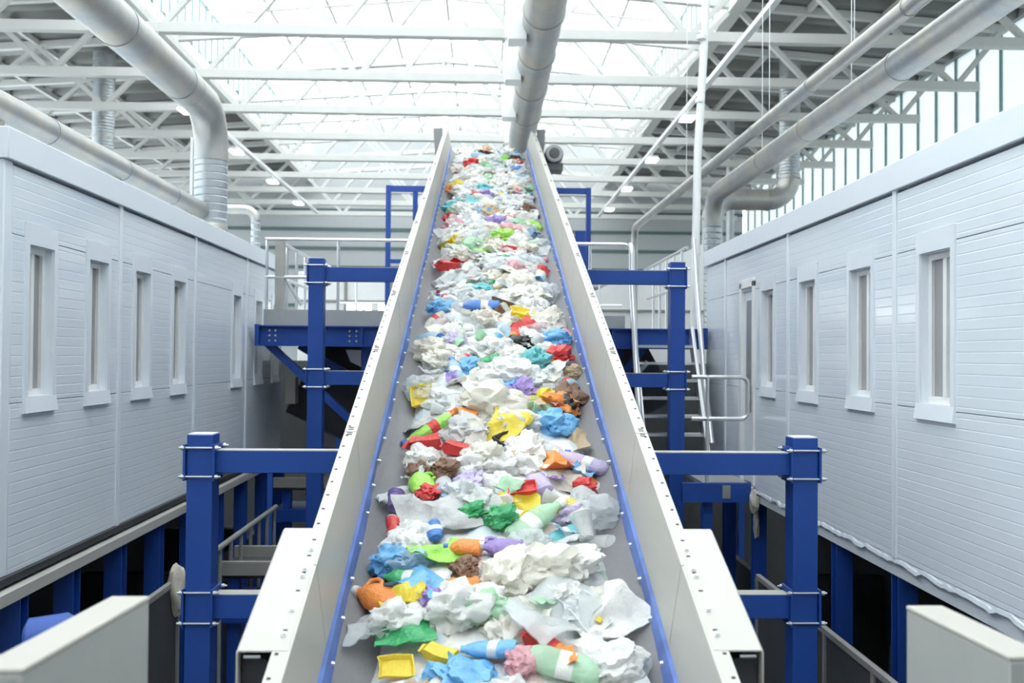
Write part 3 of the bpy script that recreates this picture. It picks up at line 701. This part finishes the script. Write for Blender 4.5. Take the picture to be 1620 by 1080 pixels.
# ------------------------------------------------------------------ lower level
def fence(s, x, ya, yb, zt, zb, label, pitch):
    t = thing('guard_fence', (s*x, (ya+yb)/2, FLOOR), label, 'fence')
    n = round((yb-ya)/pitch); p = (yb-ya)/n
    MB().box(s*x-.02, s*x+.02, ya, yb, zt-.04, zt).build('top_rail', M['grey_frame'], t)
    MB().box(s*x-.015, s*x+.015, ya, yb, (zt+zb)/2-.35, (zt+zb)/2-.32).build('middle_rail', M['grey_frame'], t)
    for k in range(n+1): MB().box(s*x-.02, s*x+.02, ya+k*p-.02, ya+k*p+.02, FLOOR, zt-.04).build('post', M['grey_frame'], t)
    for k in range(n):
        MB().box(s*x-.006, s*x+.006, ya+k*p+.03, ya+(k+1)*p-.03, zb, zt-.05).build('infill_panel', M['mesh_dark'], t)
    return t
fence(-1, 2.36, 5.0, 7.45, -1.73, -4.0, 'dark mesh guard fence with grey rails beside the left cabin stand', .82)
fence(1, 2.40, 4.1, 8.2, -1.87, -4.0, 'dark mesh guard fence with grey rails beside the right cabin stand', .83)
t = railing('railing', 'grey lower level railing behind the left front post', [(-2.28, 8.0+.36*k, -1.68) for k in range(8)],
    [[(-2.28, 7.8, -1.68), (-2.28, 10.6, -1.68)]], -3.2, m='grey_frame', r=.025)
def cross_conv(name, xa, xb, y, z, label):
    t = thing(name, ((xa+xb)/2, y, FLOOR), label, 'conveyor')
    MB().box(xa, xb, y, y+.06, z-.12, z).build('side_rail', M['grey_frame'], t)
    MB().box(xa, xb, y+.7, y+.76, z-.12, z).build('side_rail', M['grey_frame'], t)
    MB().box(xa, xb, y+.06, y+.7, z-.16, z-.10).build('belt', M['mesh_dark'], t)
    MB().box(xa, xb, y+.02, y+.74, z-.55, z-.40).build('beam', M['blue'], t)
    for x in (xa+.15, xb-.15):
        MB().box(x-.05, x+.05, y+.1, y+.2, FLOOR, z-.55).build('leg', M['blue'], t)
        MB().box(x-.05, x+.05, y+.1, y+.2, z-.40, z-.16).build('leg', M['blue'], t)
    return t
cross_conv('sorting_conveyor', -2.4, -.9, 8.6, -1.86, 'low grey cross conveyor behind the left post of the front frame')
cross_conv('sorting_conveyor', 1.2, 2.3, 9.0, -2.15, 'low grey cross conveyor behind the right post of the front frame')
cross_conv('sorting_conveyor', -2.6, -1.0, 11.9, -1.53, 'low pale cross conveyor further back below the platform on the left')
t = thing('sorting_bunker', (-3.9, 9, FLOOR), 'bunker wall darkened as shade below the left cabin', 'bunker')
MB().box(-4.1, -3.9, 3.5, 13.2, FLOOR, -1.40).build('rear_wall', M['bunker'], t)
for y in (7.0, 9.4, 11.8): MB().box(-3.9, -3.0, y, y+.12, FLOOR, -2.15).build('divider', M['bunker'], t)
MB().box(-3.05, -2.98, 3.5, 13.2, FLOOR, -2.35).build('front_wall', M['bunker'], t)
t = thing('sorting_bunker', (3.9, 9, FLOOR), 'bunker wall darkened as shade below the right cabin', 'bunker')
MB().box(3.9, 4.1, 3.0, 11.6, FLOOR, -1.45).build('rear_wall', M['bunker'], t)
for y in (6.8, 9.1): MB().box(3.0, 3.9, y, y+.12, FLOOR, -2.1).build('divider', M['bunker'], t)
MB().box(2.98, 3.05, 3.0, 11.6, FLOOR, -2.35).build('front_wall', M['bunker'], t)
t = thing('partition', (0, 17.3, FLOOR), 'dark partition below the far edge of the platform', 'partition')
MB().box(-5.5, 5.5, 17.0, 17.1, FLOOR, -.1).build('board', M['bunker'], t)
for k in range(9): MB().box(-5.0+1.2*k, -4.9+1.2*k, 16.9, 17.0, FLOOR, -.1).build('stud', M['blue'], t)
# crumpled blobs
def blob(seed, sx, sy, sz, sub=3, amp=.3, freq=1.6, ridge=.22):
    bm = bmesh.new(); bmesh.ops.create_icosphere(bm, subdivisions=sub, radius=1.0)
    off = Vector((seed*3.7, seed*1.9, seed*5.3))
    for v in bm.verts:
        p = v.co.copy()
        n1 = noise.noise(p*freq+off); n2 = abs(noise.noise(p*freq*2.3+off*2)); n3 = abs(noise.noise(p*freq*5+off*3)); n4 = noise.cell(p*freq*2.6+nvec(p*3+off)*.5)
        q = p*(1+amp*n1-ridge*n2-ridge*.6*n3+.05*n4*(sub > 3))
        v.co = Vector((q.x*sx, q.y*sy, q.z*sz))
    mb = MB(); mb.v = [v.co.copy() for v in bm.verts]; mb.f = [[x.index for x in fc.verts] for fc in bm.faces]
    mb.mi = [0]*len(mb.f); mb.sm = [True]*len(mb.f); bm.free()
    return mb
def blob_thing(name, seed, loc, size, m, label, cat):
    mb = blob(seed, *size); ob = bpy.data.objects.new(name, mb.mesh(name, m)); COL.objects.link(ob); ob.location = loc
    return tag(ob, label, cat)
blob_thing('dusty_bag', 3, (-2.33, 7.36, -1.80), (.075, .10, .21), M['rag'], 'dusty beige cloth bag hung over the end of the left guard fence', 'bag')
blob_thing('torn_film', 5, (2.70, 9.36, -1.42), (.05, .10, .12), M['rag'], 'torn dusty film hanging below the right cabin corner by the landing', 'film')
blob_thing('torn_film', 9, (2.76, 9.50, -1.66), (.03, .05, .16), M['rag'], 'lower dusty film scrap caught on the blue column under right cabin', 'film')

# ------------------------------------------------------------------ near white panels and the blue drive
def near_panel(s, xf, yf, zt, ln, label, extra):
    t = thing('chute_panel', (s*(xf+.05), yf-ln/2, FLOOR), label, 'panel')
    k = .087
    def quad(y0, y1, d0, d1, z0, z1):
        vs = []
        for y in (y0, y1):
            xb = xf+k*(yf-y)
            for d in (d0, d1):
                for z in (z0, z1): vs.append((s*(xb+d), y, z))
        return MB().add(vs, [(0,1,3,2),(4,6,7,5),(0,4,5,1),(2,3,7,6),(0,2,6,4),(1,5,7,3)])
    quad(yf-ln, yf, 0, .095, zt-1.3, zt-.012).build('panel', M['panel'], t, bevel=.004)
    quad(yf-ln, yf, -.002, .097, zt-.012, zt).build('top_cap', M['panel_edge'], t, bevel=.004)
    if extra: quad(yf-ln-1.2, yf-ln-.004, .004, .10, zt-1.3, zt-.03).build('rear_panel', M['panel'], t, bevel=.004)
    for y in (yf-.25, yf-ln-.9) if extra else (yf-.1, yf-ln+.1): quad(y-.05, y, .02, .08, FLOOR, zt-1.3).build('leg', M['blue'], t)
near_panel(-1, .862, 2.5, -.628, .575, 'thick off-white panel standing in the bottom left corner of the picture', True)
near_panel(1, 1.13, 2.5, -.652, .43, 'thick off-white panel standing in the bottom right corner of the picture', False)
t = thing('drive_motor', (-1.5, 3.1, FLOOR), 'blue drive unit half hidden behind the lower left off-white panel', 'motor')
MB().lathe([(.05,0),(.075,.015),(.075,.13),(.06,.15)], (-1.46, 3.1, -.93), (1,.25,.1), 22).build('motor_body', M['blue'], t)
MB().box(-1.72, -1.46, 3.03, 3.17, -1.12, -.98).build('gearbox', M['blue'], t, bevel=.02)
MB().lathe([(.02,0),(.02,.03)], (-1.31, 3.14, -.915), (1,.25,.1), 12).build('shaft', M['nut'], t)
MB().box(-1.64, -1.54, 3.05, 3.15, FLOOR, -1.12).build('stand', M['blue'], t)

# ------------------------------------------------------------------ the waste on the belt
WC = {  # colour words and paint
 'white': (.90,.90,.88), 'cream': (.88,.85,.77), 'milky': (.84,.87,.88), 'greyish': (.66,.67,.67), 'clear': (.78,.82,.83),
 'pale blue': (.52,.72,.87), 'blue': (.07,.22,.62), 'sky blue': (.18,.48,.82), 'red': (.72,.06,.06), 'pink': (.88,.50,.55), 'orange': (.90,.30,.06),
 'yellow': (.90,.74,.08), 'green': (.06,.42,.16), 'pale green': (.55,.82,.60), 'lime': (.38,.76,.12), 'teal': (.16,.55,.58),
 'purple': (.34,.24,.58), 'lilac': (.68,.60,.82), 'brown': (.22,.12,.07), 'black': (.03,.03,.035), 'silver': (.70,.71,.72), 'tan': (.66,.52,.34)}
WM = {}
for k, c in WC.items():
    WM[k] = mat_plastic('waste_'+k.replace(' ', '_'), c, .32 if k != 'clear' else .15, .32 if sum(c) > 1.5 else .15, clear={'clear':.45,'milky':.16,'pale blue':.2,'pale green':.2}.get(k, 0))
def warp(p, seed, amp):
    o = Vector((seed*2.3, seed*7.1, seed*.7))
    return p + nvec(p*9+o)*amp
def mkmesh(mb, name, m, seed=0, amp=0.0):
    if amp: mb.v = [warp(v, seed, amp) for v in mb.v]
    return mb.mesh(name, m, ang=50)
P = {}   # prototypes: kind -> list of [(part name, mesh)]; first is the root mesh
P['crumpled_bag'] = [[('crumpled_bag', mkmesh(blob(i+11, .150, .122, .090, 4, .45, 1.6, .34), 'bag', WM['white']))] for i in range(10)]
def film(seed, w, h):
    mb = MB(); nx, ny = 13, 10; vs = []; o = Vector((seed*1.7, seed*.9, seed*3.1))
    for j in range(ny):
        for i in range(nx):
            p = Vector(((i/(nx-1)-.5)*w, (j/(ny-1)-.5)*h, 0))
            d = nvec(p*7+o)*.05+nvec(p*19+o)*.022
            vs.append(p+Vector((d.x*.9, d.y*.9, d.z*1.2+.02)))
    mb.add(vs, [(j*nx+i, j*nx+i+1, (j+1)*nx+i+1, (j+1)*nx+i) for j in range(ny-1) for i in range(nx-1)], 0, True)
    lo = len(vs)
    mb.add([v-Vector((0,0,.004)) for v in vs], [(j*nx+i, (j+1)*nx+i, (j+1)*nx+i+1, j*nx+i+1) for j in range(ny-1) for i in range(nx-1)], 0, True)
    ed = [(i, i+1) for i in range(nx-1)]+[((j*nx+nx-1), (j+1)*nx+nx-1) for j in range(ny-1)]+[((ny-1)*nx+i+1, (ny-1)*nx+i) for i in range(nx-1)]+[((j+1)*nx, j*nx) for j in range(ny-1)]
    for a, c in ed: mb.f.append([a, lo+a, lo+c, c]); mb.mi.append(0); mb.sm.append(False)
    return mb
P['film_scrap'] = [[('film_scrap', mkmesh(film(i+1, .27, .19), 'film', WM['white']))] for i in range(7)]
def bottle(seed, L=.24, R=.036):
    prof = [(R*.75,0),(R,.012),(R,.05),(R*.93,.058),(R,.066),(R,.10),(R*.93,.108),(R,.116),(R,.15),(R*.9,.175),(R*.62,.2),(R*.42,.213),(R*.40,.23)]
    k = L/.24
    body = MB().lathe([(r_, h*k) for r_, h in prof], (0,-L/2,0), (0,1,0), 16)
    cap = MB().lathe([(R*.46,.226*k),(R*.46,.25*k),(R*.40,.253*k)], (0,-L/2,0), (0,1,0), 14)
    band = MB().lathe([(R*1.02,.07*k),(R*1.025,.072*k),(R*1.025,.112*k),(R*1.02,.114*k)], (0,-L/2,0), (0,1,0), 16)
    for mb in (body, cap, band):   # crushed flat
        mb.v = [Vector((v.x*(1.15+.2*noise.noise(Vector((seed,v.y*9,0)))), v.y, v.z*(.72+.3*noise.noise(Vector((0,v.y*11,seed)))))) for v in mb.v]
    return [('plastic_bottle', mkmesh(body, 'bottle_body', WM['clear'], seed, .008)), ('bottle_cap', mkmesh(cap, 'bottle_cap', WM['blue'], seed, .008)), ('bottle_label', mkmesh(band, 'bottle_label', WM['blue'], seed, .008))]
P['plastic_bottle'] = [bottle(i+2.3, (.24,.27,.21,.25,.3)[i], (.036,.042,.034,.040,.046)[i]) for i in range(5)]
def cup(seed):
    b_ = MB().lathe([(.028,0),(.030,.004),(.040,.085),(.044,.088),(.044,.092),(.038,.092),(.028,.008)], (0,0,0), (0,.9,.5), 18)
    return [('plastic_cup', mkmesh(b_, 'cup', WM['white'], seed, .016))]
P['plastic_cup'] = [cup(i+1.5) for i in range(3)]
def carton(seed):
    b_ = MB().box(-.04,.04,-.09,.07,-.03,.03)
    b_.add([(-.04,.07,-.03),(.04,.07,-.03),(.04,.07,.03),(-.04,.07,.03),(-.04,.10,0),(.04,.10,0),(-.04,.12,0),(.04,.12,0)],
           [(0,1,5,4),(2,3,4,5),(1,2,5),(3,0,4),(4,5,7,6)])
    bm = bmesh.new(); me = b_.mesh('tmp', WM['white']); bm.from_mesh(me)
    bmesh.ops.subdivide_edges(bm, edges=bm.edges, cuts=2, use_grid_fill=True)
    q = MB(); q.v = [v.co.copy() for v in bm.verts]; q.f = [[v.index for v in fc.verts] for fc in bm.faces]; bm.free()
    q.mi = [0]*len(q.f); q.sm = [False]*len(q.f)
    return [('drink_carton', mkmesh(q, 'carton', WM['white'], seed, .022))]
P['drink_carton'] = [carton(i+.7) for i in range(4)]
def can(seed):
    b_ = MB().lathe([(.024,0),(.031,.008),(.031,.03),(.024,.05),(.031,.07),(.031,.102),(.025,.112)], (0,-.055,0), (0,1,0), 18)
    l_ = MB().lathe([(.026,.110),(.026,.116),(.022,.116),(.021,.113)], (0,-.055,0), (0,1,0), 18)
    return [('drink_can', mkmesh(b_, 'can_body', WM['red'], seed, .012)), ('can_end', mkmesh(l_, 'can_end', WM['silver'], seed, .012))]
P['drink_can'] = [can(i+4.2) for i in range(3)]
def tray(seed):
    b_ = MB(); n = 8; rows = []
    for (sc_, z) in ((1.0,.035),(.93,.035),(.80,.004),(.01,.004),(.01,-.003),(.83,-.003),(1.0,.030)):
        rows.append([(sc_*.11*max(-1,min(1,1.5*math.cos(2*PI*k/16))), sc_*.075*max(-1,min(1,1.5*math.sin(2*PI*k/16))), z) for k in range(16)])
    vs = [p for r_ in rows for p in r_]
    fs = [(i*16+k, i*16+(k+1)%16, (i+1)*16+(k+1)%16, (i+1)*16+k) for i in range(len(rows)-1) for k in range(16)]
    b_.add(vs, fs)
    return [('food_tray', mkmesh(b_, 'tray', WM['white'], seed, .02))]
P['food_tray'] = [tray(i+.3) for i in range(3)]
def jug(seed):
    b_ = MB(); prof = [(.05,0),(.062,.012),(.064,.12),(.058,.15),(.035,.19),(.022,.205),(.021,.22)]
    b_.lathe(prof, (0,-.11,0), (0,1,0), 18)
    b_.v = [Vector((v.x*1.15, v.y, v.z*.68)) for v in b_.v]
    h_ = MB().tube([(.06,.02,0),(.088,.035,0),(.092,.06,0),(.075,.085,0),(.03,.088,0)], .011, 10)
    c_ = MB().lathe([(.026,.212),(.026,.24),(.022,.243)], (0,-.11,0), (0,1,0), 14)
    return [('detergent_bottle', mkmesh(b_, 'jug', WM['white'], seed, .012)), ('handle', mkmesh(h_, 'jug_handle', WM['white'], seed, .008)), ('screw_cap', mkmesh(c_, 'jug_cap', WM['blue'], seed, .008))]
P['detergent_bottle'] = [jug(i+8.4) for i in range(3)]

STRETCH = [(4.1,'beside the edge covers'),(4.9,'just above the edge covers'),(5.9,'below the front blue frame'),(7.2,'just past the front blue frame'),(8.6,'midway between the blue frames'),
           (10.2,'nearing the rear blue frame'),(11.6,'just past the rear blue frame'),(12.9,'below the conveyor head'),(14.3,'at the conveyor head'),(99,'at the belt top end')]
LAT = [(-.33,'along left wall'),(-.12,'left of middle'),(.12,'at mid-belt'),(.33,'right of middle'),(9,'along right wall')]
WORD = {'crumpled_bag':'crumpled %s bag','film_scrap':'creased %s film scrap','plastic_bottle':'crushed %s bottle','plastic_cup':'%s plastic cup','drink_carton':'dented %s carton',
        'drink_can':'crushed %s can','food_tray':'bent %s food tray','detergent_bottle':'%s handled bottle'}
CAT = {'crumpled_bag':'bag','film_scrap':'plastic film','plastic_bottle':'bottle','plastic_cup':'cup','drink_carton':'carton','drink_can':'can','food_tray':'tray','detergent_bottle':'bottle'}
GRP = {'crumpled_bag':'crumpled bags on the belt','film_scrap':'film scraps on the belt','plastic_bottle':'bottles on the belt','plastic_cup':'cups on the belt','drink_carton':'cartons on the belt',
       'drink_can':'cans on the belt','food_tray':'trays on the belt','detergent_bottle':'handled bottles on the belt'}
placed = []
def mound(x): return -2.655 + .105*max(0, 1-(x/.56)**2)**.7
def waste(kind, colour, x, Y, h=0.0, scale=1.0, yaw=None, cap='blue', band=None, tilt=.45):
    proto = random.choice(P[kind])
    yaw = random.uniform(0, 2*PI) if yaw is None else yaw
    rot = Matrix.Rotation(ALPHA, 4, 'X') @ Matrix.Rotation(yaw, 4, 'Z') @ Matrix.Rotation(random.uniform(-tilt, tilt), 4, 'X') @ Matrix.Rotation(random.uniform(-tilt, tilt), 4, 'Y')
    root = None
    for i, (pn, me) in enumerate(proto):
        c = colour if i == 0 or pn == 'handle' else (cap if pn in ('bottle_cap', 'screw_cap') else ('silver' if pn == 'can_end' else (band or cap)))
        o = bpy.data.objects.new(pn, me); COL.objects.link(o)
        o.material_slots[0].link = 'OBJECT'; o.material_slots[0].material = WM[c]
        if i == 0:
            root = o; o.rotation_mode = 'XYZ'; o.rotation_euler = rot.to_euler(); o.scale = (scale,)*3
            p = Vector(C(x, Y, mound(x)+h+.03)); o.location = p
        else: o.parent = root
    placed.append((root, kind, colour, x, Y))
    return root
# pieces that can be recognised in the photograph: colour at a pixel
def at(px, py, h=.05):
    """belt point (x, Y) seen at a pixel, for the pieces found there"""
    vx = 765+.0*px; v = (py-564-.008*(px-765))
    Y = 4.0
    for _ in range(30):
        z0 = -2.58+h
        Y = -1500*z0/(v+1500*T)
        x = (px-(765-.008*v))/1500*Y-XC
    return x, Y
K = [('detergent_bottle','orange',600,940,.95,1.1),('film_scrap','yellow',640,955,.75,.2),('crumpled_bag','white',628,985,.85,.3),('film_scrap','green',640,1015,.8,.1),
 ('food_tray','yellow',627,1066,.62,.2),('drink_carton','yellow',695,1052,.7,1.2),('crumpled_bag','sky blue',618,885,.75,.1),('crumpled_bag','white',650,868,.7,.7),
 ('plastic_bottle','green',640,918,.8,1.3),('film_scrap','lime',690,890,.9,.1),('detergent_bottle','lime',667,772,.9,.3),('crumpled_bag','brown',664,752,.55,.6),
 ('crumpled_bag','red',680,790,.5,.4),('drink_carton','red',672,705,1.0,1.4),('drink_carton','orange',735,671,.8,1.5),('food_tray','red',826,795,.7,.1),
 ('plastic_bottle','pale green',848,840,1.25,-.9),('plastic_bottle','teal',902,852,.9,-1.0),('detergent_bottle','purple',795,888,.85,1.5),('crumpled_bag','green',745,830,.55,.3),
 ('crumpled_bag','green',792,838,.6,.5),('detergent_bottle','orange',735,885,.7,1.4),('crumpled_bag','cream',860,915,1.15,.1),('crumpled_bag','white',905,905,1.0,.5),
 ('crumpled_bag','cream',800,935,1.0,.9),('plastic_bottle','pale green',880,1068,1.25,1.3),('plastic_bottle','sky blue',770,1050,.95,1.4),('crumpled_bag','pink',825,1070,.55,.4),
 ('drink_carton','red',860,1040,.8,1.0),('crumpled_bag','white',730,980,1.1,.2),('crumpled_bag','pale green',770,985,.8,.2),('crumpled_bag','white',965,1060,1.0,.3),
 ('film_scrap','white',960,985,1.2,.6),('film_scrap','clear',870,985,1.7,.9),('crumpled_bag','purple',680,960,.5,.2),('crumpled_bag','brown',735,920,.5,.6),
 ('crumpled_bag','red',880,566,.9,.1),('plastic_bottle','blue',760,495,1.2,1.5),('crumpled_bag','brown',870,503,.7,.4),('crumpled_bag','sky blue',880,540,.9,.6),
 ('crumpled_bag','sky blue',695,490,.8,.1),('drink_carton','red',708,425,1.2,1.5),('crumpled_bag','lime',795,382,.9,.3),('crumpled_bag','purple',765,318,.9,.3),
 ('crumpled_bag','orange',712,298,.7,.3),('crumpled_bag','teal',835,310,.7,.3),('food_tray','yellow',825,508,.9,.1),('plastic_bottle','pale blue',720,595,1.2,.2),
 ('crumpled_bag','white',800,610,1.5,.3),('crumpled_bag','cream',780,655,1.5,.3),('film_scrap','tan',830,655,.9,.2),('crumpled_bag','sky blue',878,678,.9,.2),('film_scrap','yellow',800,692,1.2,1.2),
 ('plastic_bottle','lilac',920,730,1.3,1.2),('detergent_bottle','lilac',850,780,.8,.4),('crumpled_bag','yellow',893,815,.5,.2),('crumpled_bag','lilac',905,825,.6,.3),
 ('drink_carton','red',726,725,.9,1.2),('crumpled_bag','brown',705,755,.6,.2),('crumpled_bag','tan',905,585,.6,.2),('plastic_bottle','blue',688,848,.7,.1),
 ('film_scrap','orange',885,745,1.0,1.2),('crumpled_bag','red',925,770,.5,.2),('plastic_cup','purple',625,800,1.0,.1),('drink_can','red',625,835,1.2,.2),
 ('film_scrap','greyish',690,830,1.3,.2),('crumpled_bag','greyish',735,700,1.0,.2),('crumpled_bag','clear',935,810,1.1,.2),('plastic_cup','white',930,855,1.3,.2)]
for kind, c, px, py, sc_, yw in K:
    x, Y = at(px, py); waste(kind, c, max(-.5, min(.54, x)), Y, .055, sc_, yw, cap=random.choice(('white','white','blue')), band='white', tilt=.25)
kinds = ['crumpled_bag']*34+['film_scrap']*27+['plastic_bottle']*17+['plastic_cup']*6+['drink_carton']*6+['drink_can']*3+['food_tray']*5+['detergent_bottle']*3
cols = ['white']*46+['cream']*24+['milky']*24+['clear']*16+['greyish']*6+['pale blue']*6+['blue']*3+['sky blue']*4+['red']*4+['pink']*4+['orange']*3+['yellow']*4+['green']*2+['pale green']*5+['lime']*2+['teal']*2+['purple']*2+['lilac']*3+['brown']*2+['black']*1+['tan']*3
Y = 2.75
row = 0
while Y < 15.85:
    step = .135
    n = 7
    for i in range(n):
        x = -.50+1.04*(i+.5+(.25 if row % 2 else -.25))/n + random.uniform(-.06, .06)
        yy = Y+random.uniform(-.07, .07)
        if Y > 5: x = .02+(x-.02)*.93
        if any(abs(yy-q[4]) < .085 and abs(x-q[3]) < .085 for q in placed[:len(K)]): continue
        kind = random.choice(kinds); c = random.choice(cols)
        if Y > 7 and random.random() < .3: c = random.choice(('white','cream','milky','clear'))
        if kind == 'plastic_bottle' and c in ('white','cream') and random.random() < .6: c = random.choice(('clear','pale blue','milky'))
        waste(kind, c, x, yy, random.uniform(0, .035), random.uniform(.72, 1.12), cap=random.choice(('blue','white','red','green','yellow')), band=random.choice(('white','sky blue','red','green','white')))
    Y += step; row += 1
for i in range(120):
    yy = 3.0+12.6*random.random()**1.3
    waste('film_scrap', random.choice(cols), random.uniform(-.44, .48), yy, random.uniform(.04, .08), random.uniform(.3, .55))
# a flat litter of torn film below the pieces
mb = MB(); nx, ny = 34, 380; vs = []
for j in range(ny+1):
    yy = 2.5+j*(15.98-2.5)/ny
    for i in range(nx+1):
        e_ = .02*math.sin(yy*5.1)+.03*noise.noise(Vector((yy*3, 0, 1)))
        x = (-.51+e_)+(1.06)*i/nx; edge = min(1, min(i, nx-i)/3)
        p = Vector((x*8, yy*8, 0))
        h = (mound(x)+.028+.03*noise.noise(p)+.02*abs(noise.noise(p*2.7)))*edge+(-2.652)*(1-edge)
        vs.append(C(x, yy, h))
mb.add(vs, [(j*(nx+1)+i, j*(nx+1)+i+1, (j+1)*(nx+1)+i+1, (j+1)*(nx+1)+i) for j in range(ny) for i in range(nx)], 0, True)
lm = mat_plastic('film_litter', (.80,.80,.79), .4, .2)
nt = lm.node_tree; vor = nt.nodes.new('ShaderNodeTexVoronoi'); vor.inputs['Scale'].default_value = 14
tc = nt.nodes.new('ShaderNodeTexCoord'); nt.links.new(tc.outputs['Object'], vor.inputs['Vector'])
cr_ = nt.nodes.new('ShaderNodeValToRGB'); cr_.color_ramp.interpolation = 'CONSTANT'
sp = nt.nodes.new('ShaderNodeSeparateColor'); nt.links.new(vor.outputs['Color'], sp.inputs[0]); nt.links.new(sp.outputs[0], cr_.inputs[0])
els = [(0,(.86,.86,.84)),(.28,(.72,.74,.75)),(.45,(.88,.86,.80)),(.62,(.66,.76,.82)),(.72,(.80,.62,.60)),(.78,(.85,.85,.85)),(.88,(.62,.78,.66)),(.94,(.50,.48,.46))]
cr_.color_ramp.elements[0].color = (*els[0][1], 1); cr_.color_ramp.elements[1].position = els[1][0]; cr_.color_ramp.elements[1].color = (*els[1][1], 1)
for p_, c_ in els[2:]:
    e_ = cr_.color_ramp.elements.new(p_); e_.color = (*c_, 1)
nt.links.new(cr_.outputs[0], nt.nodes['Principled BSDF'].inputs['Base Color'])
o = mb.build('film_litter', lm, org=(XC, 8, -2.65+T*8))
sd = o.modifiers.new('thickness', 'SOLIDIFY'); sd.thickness = .006
tag(o, 'thin litter of torn film covering the belt under the larger waste', 'litter', kind='stuff')
# a label of its own for every piece of waste
cells = {}
for (o, kind, c, x, Y) in placed:
    sname = next(n for lim, n in STRETCH if Y < lim); lname = next(n for lim, n in LAT if x < lim)
    cells.setdefault((kind, c, sname, lname), []).append((Y, x, o))
for (kind, c, sname, lname), lst in cells.items():
    lst.sort(key=lambda q: q[0])
    for i, (_, _, o) in enumerate(lst):
        base = WORD[kind] % c
        if len(lst) == 1: lab = '%s %s of belt %s' % (base, lname, sname) if 'mid-belt' not in lname else '%s %s %s' % (base, lname, sname)
        else: lab = '%s %s %s, %s uphill' % (base, lname, sname, ORD[i])
        tag(o, lab.replace('along left wall of belt', 'along left wall').replace('along right wall of belt', 'along right wall'), CAT[kind], GRP[kind])
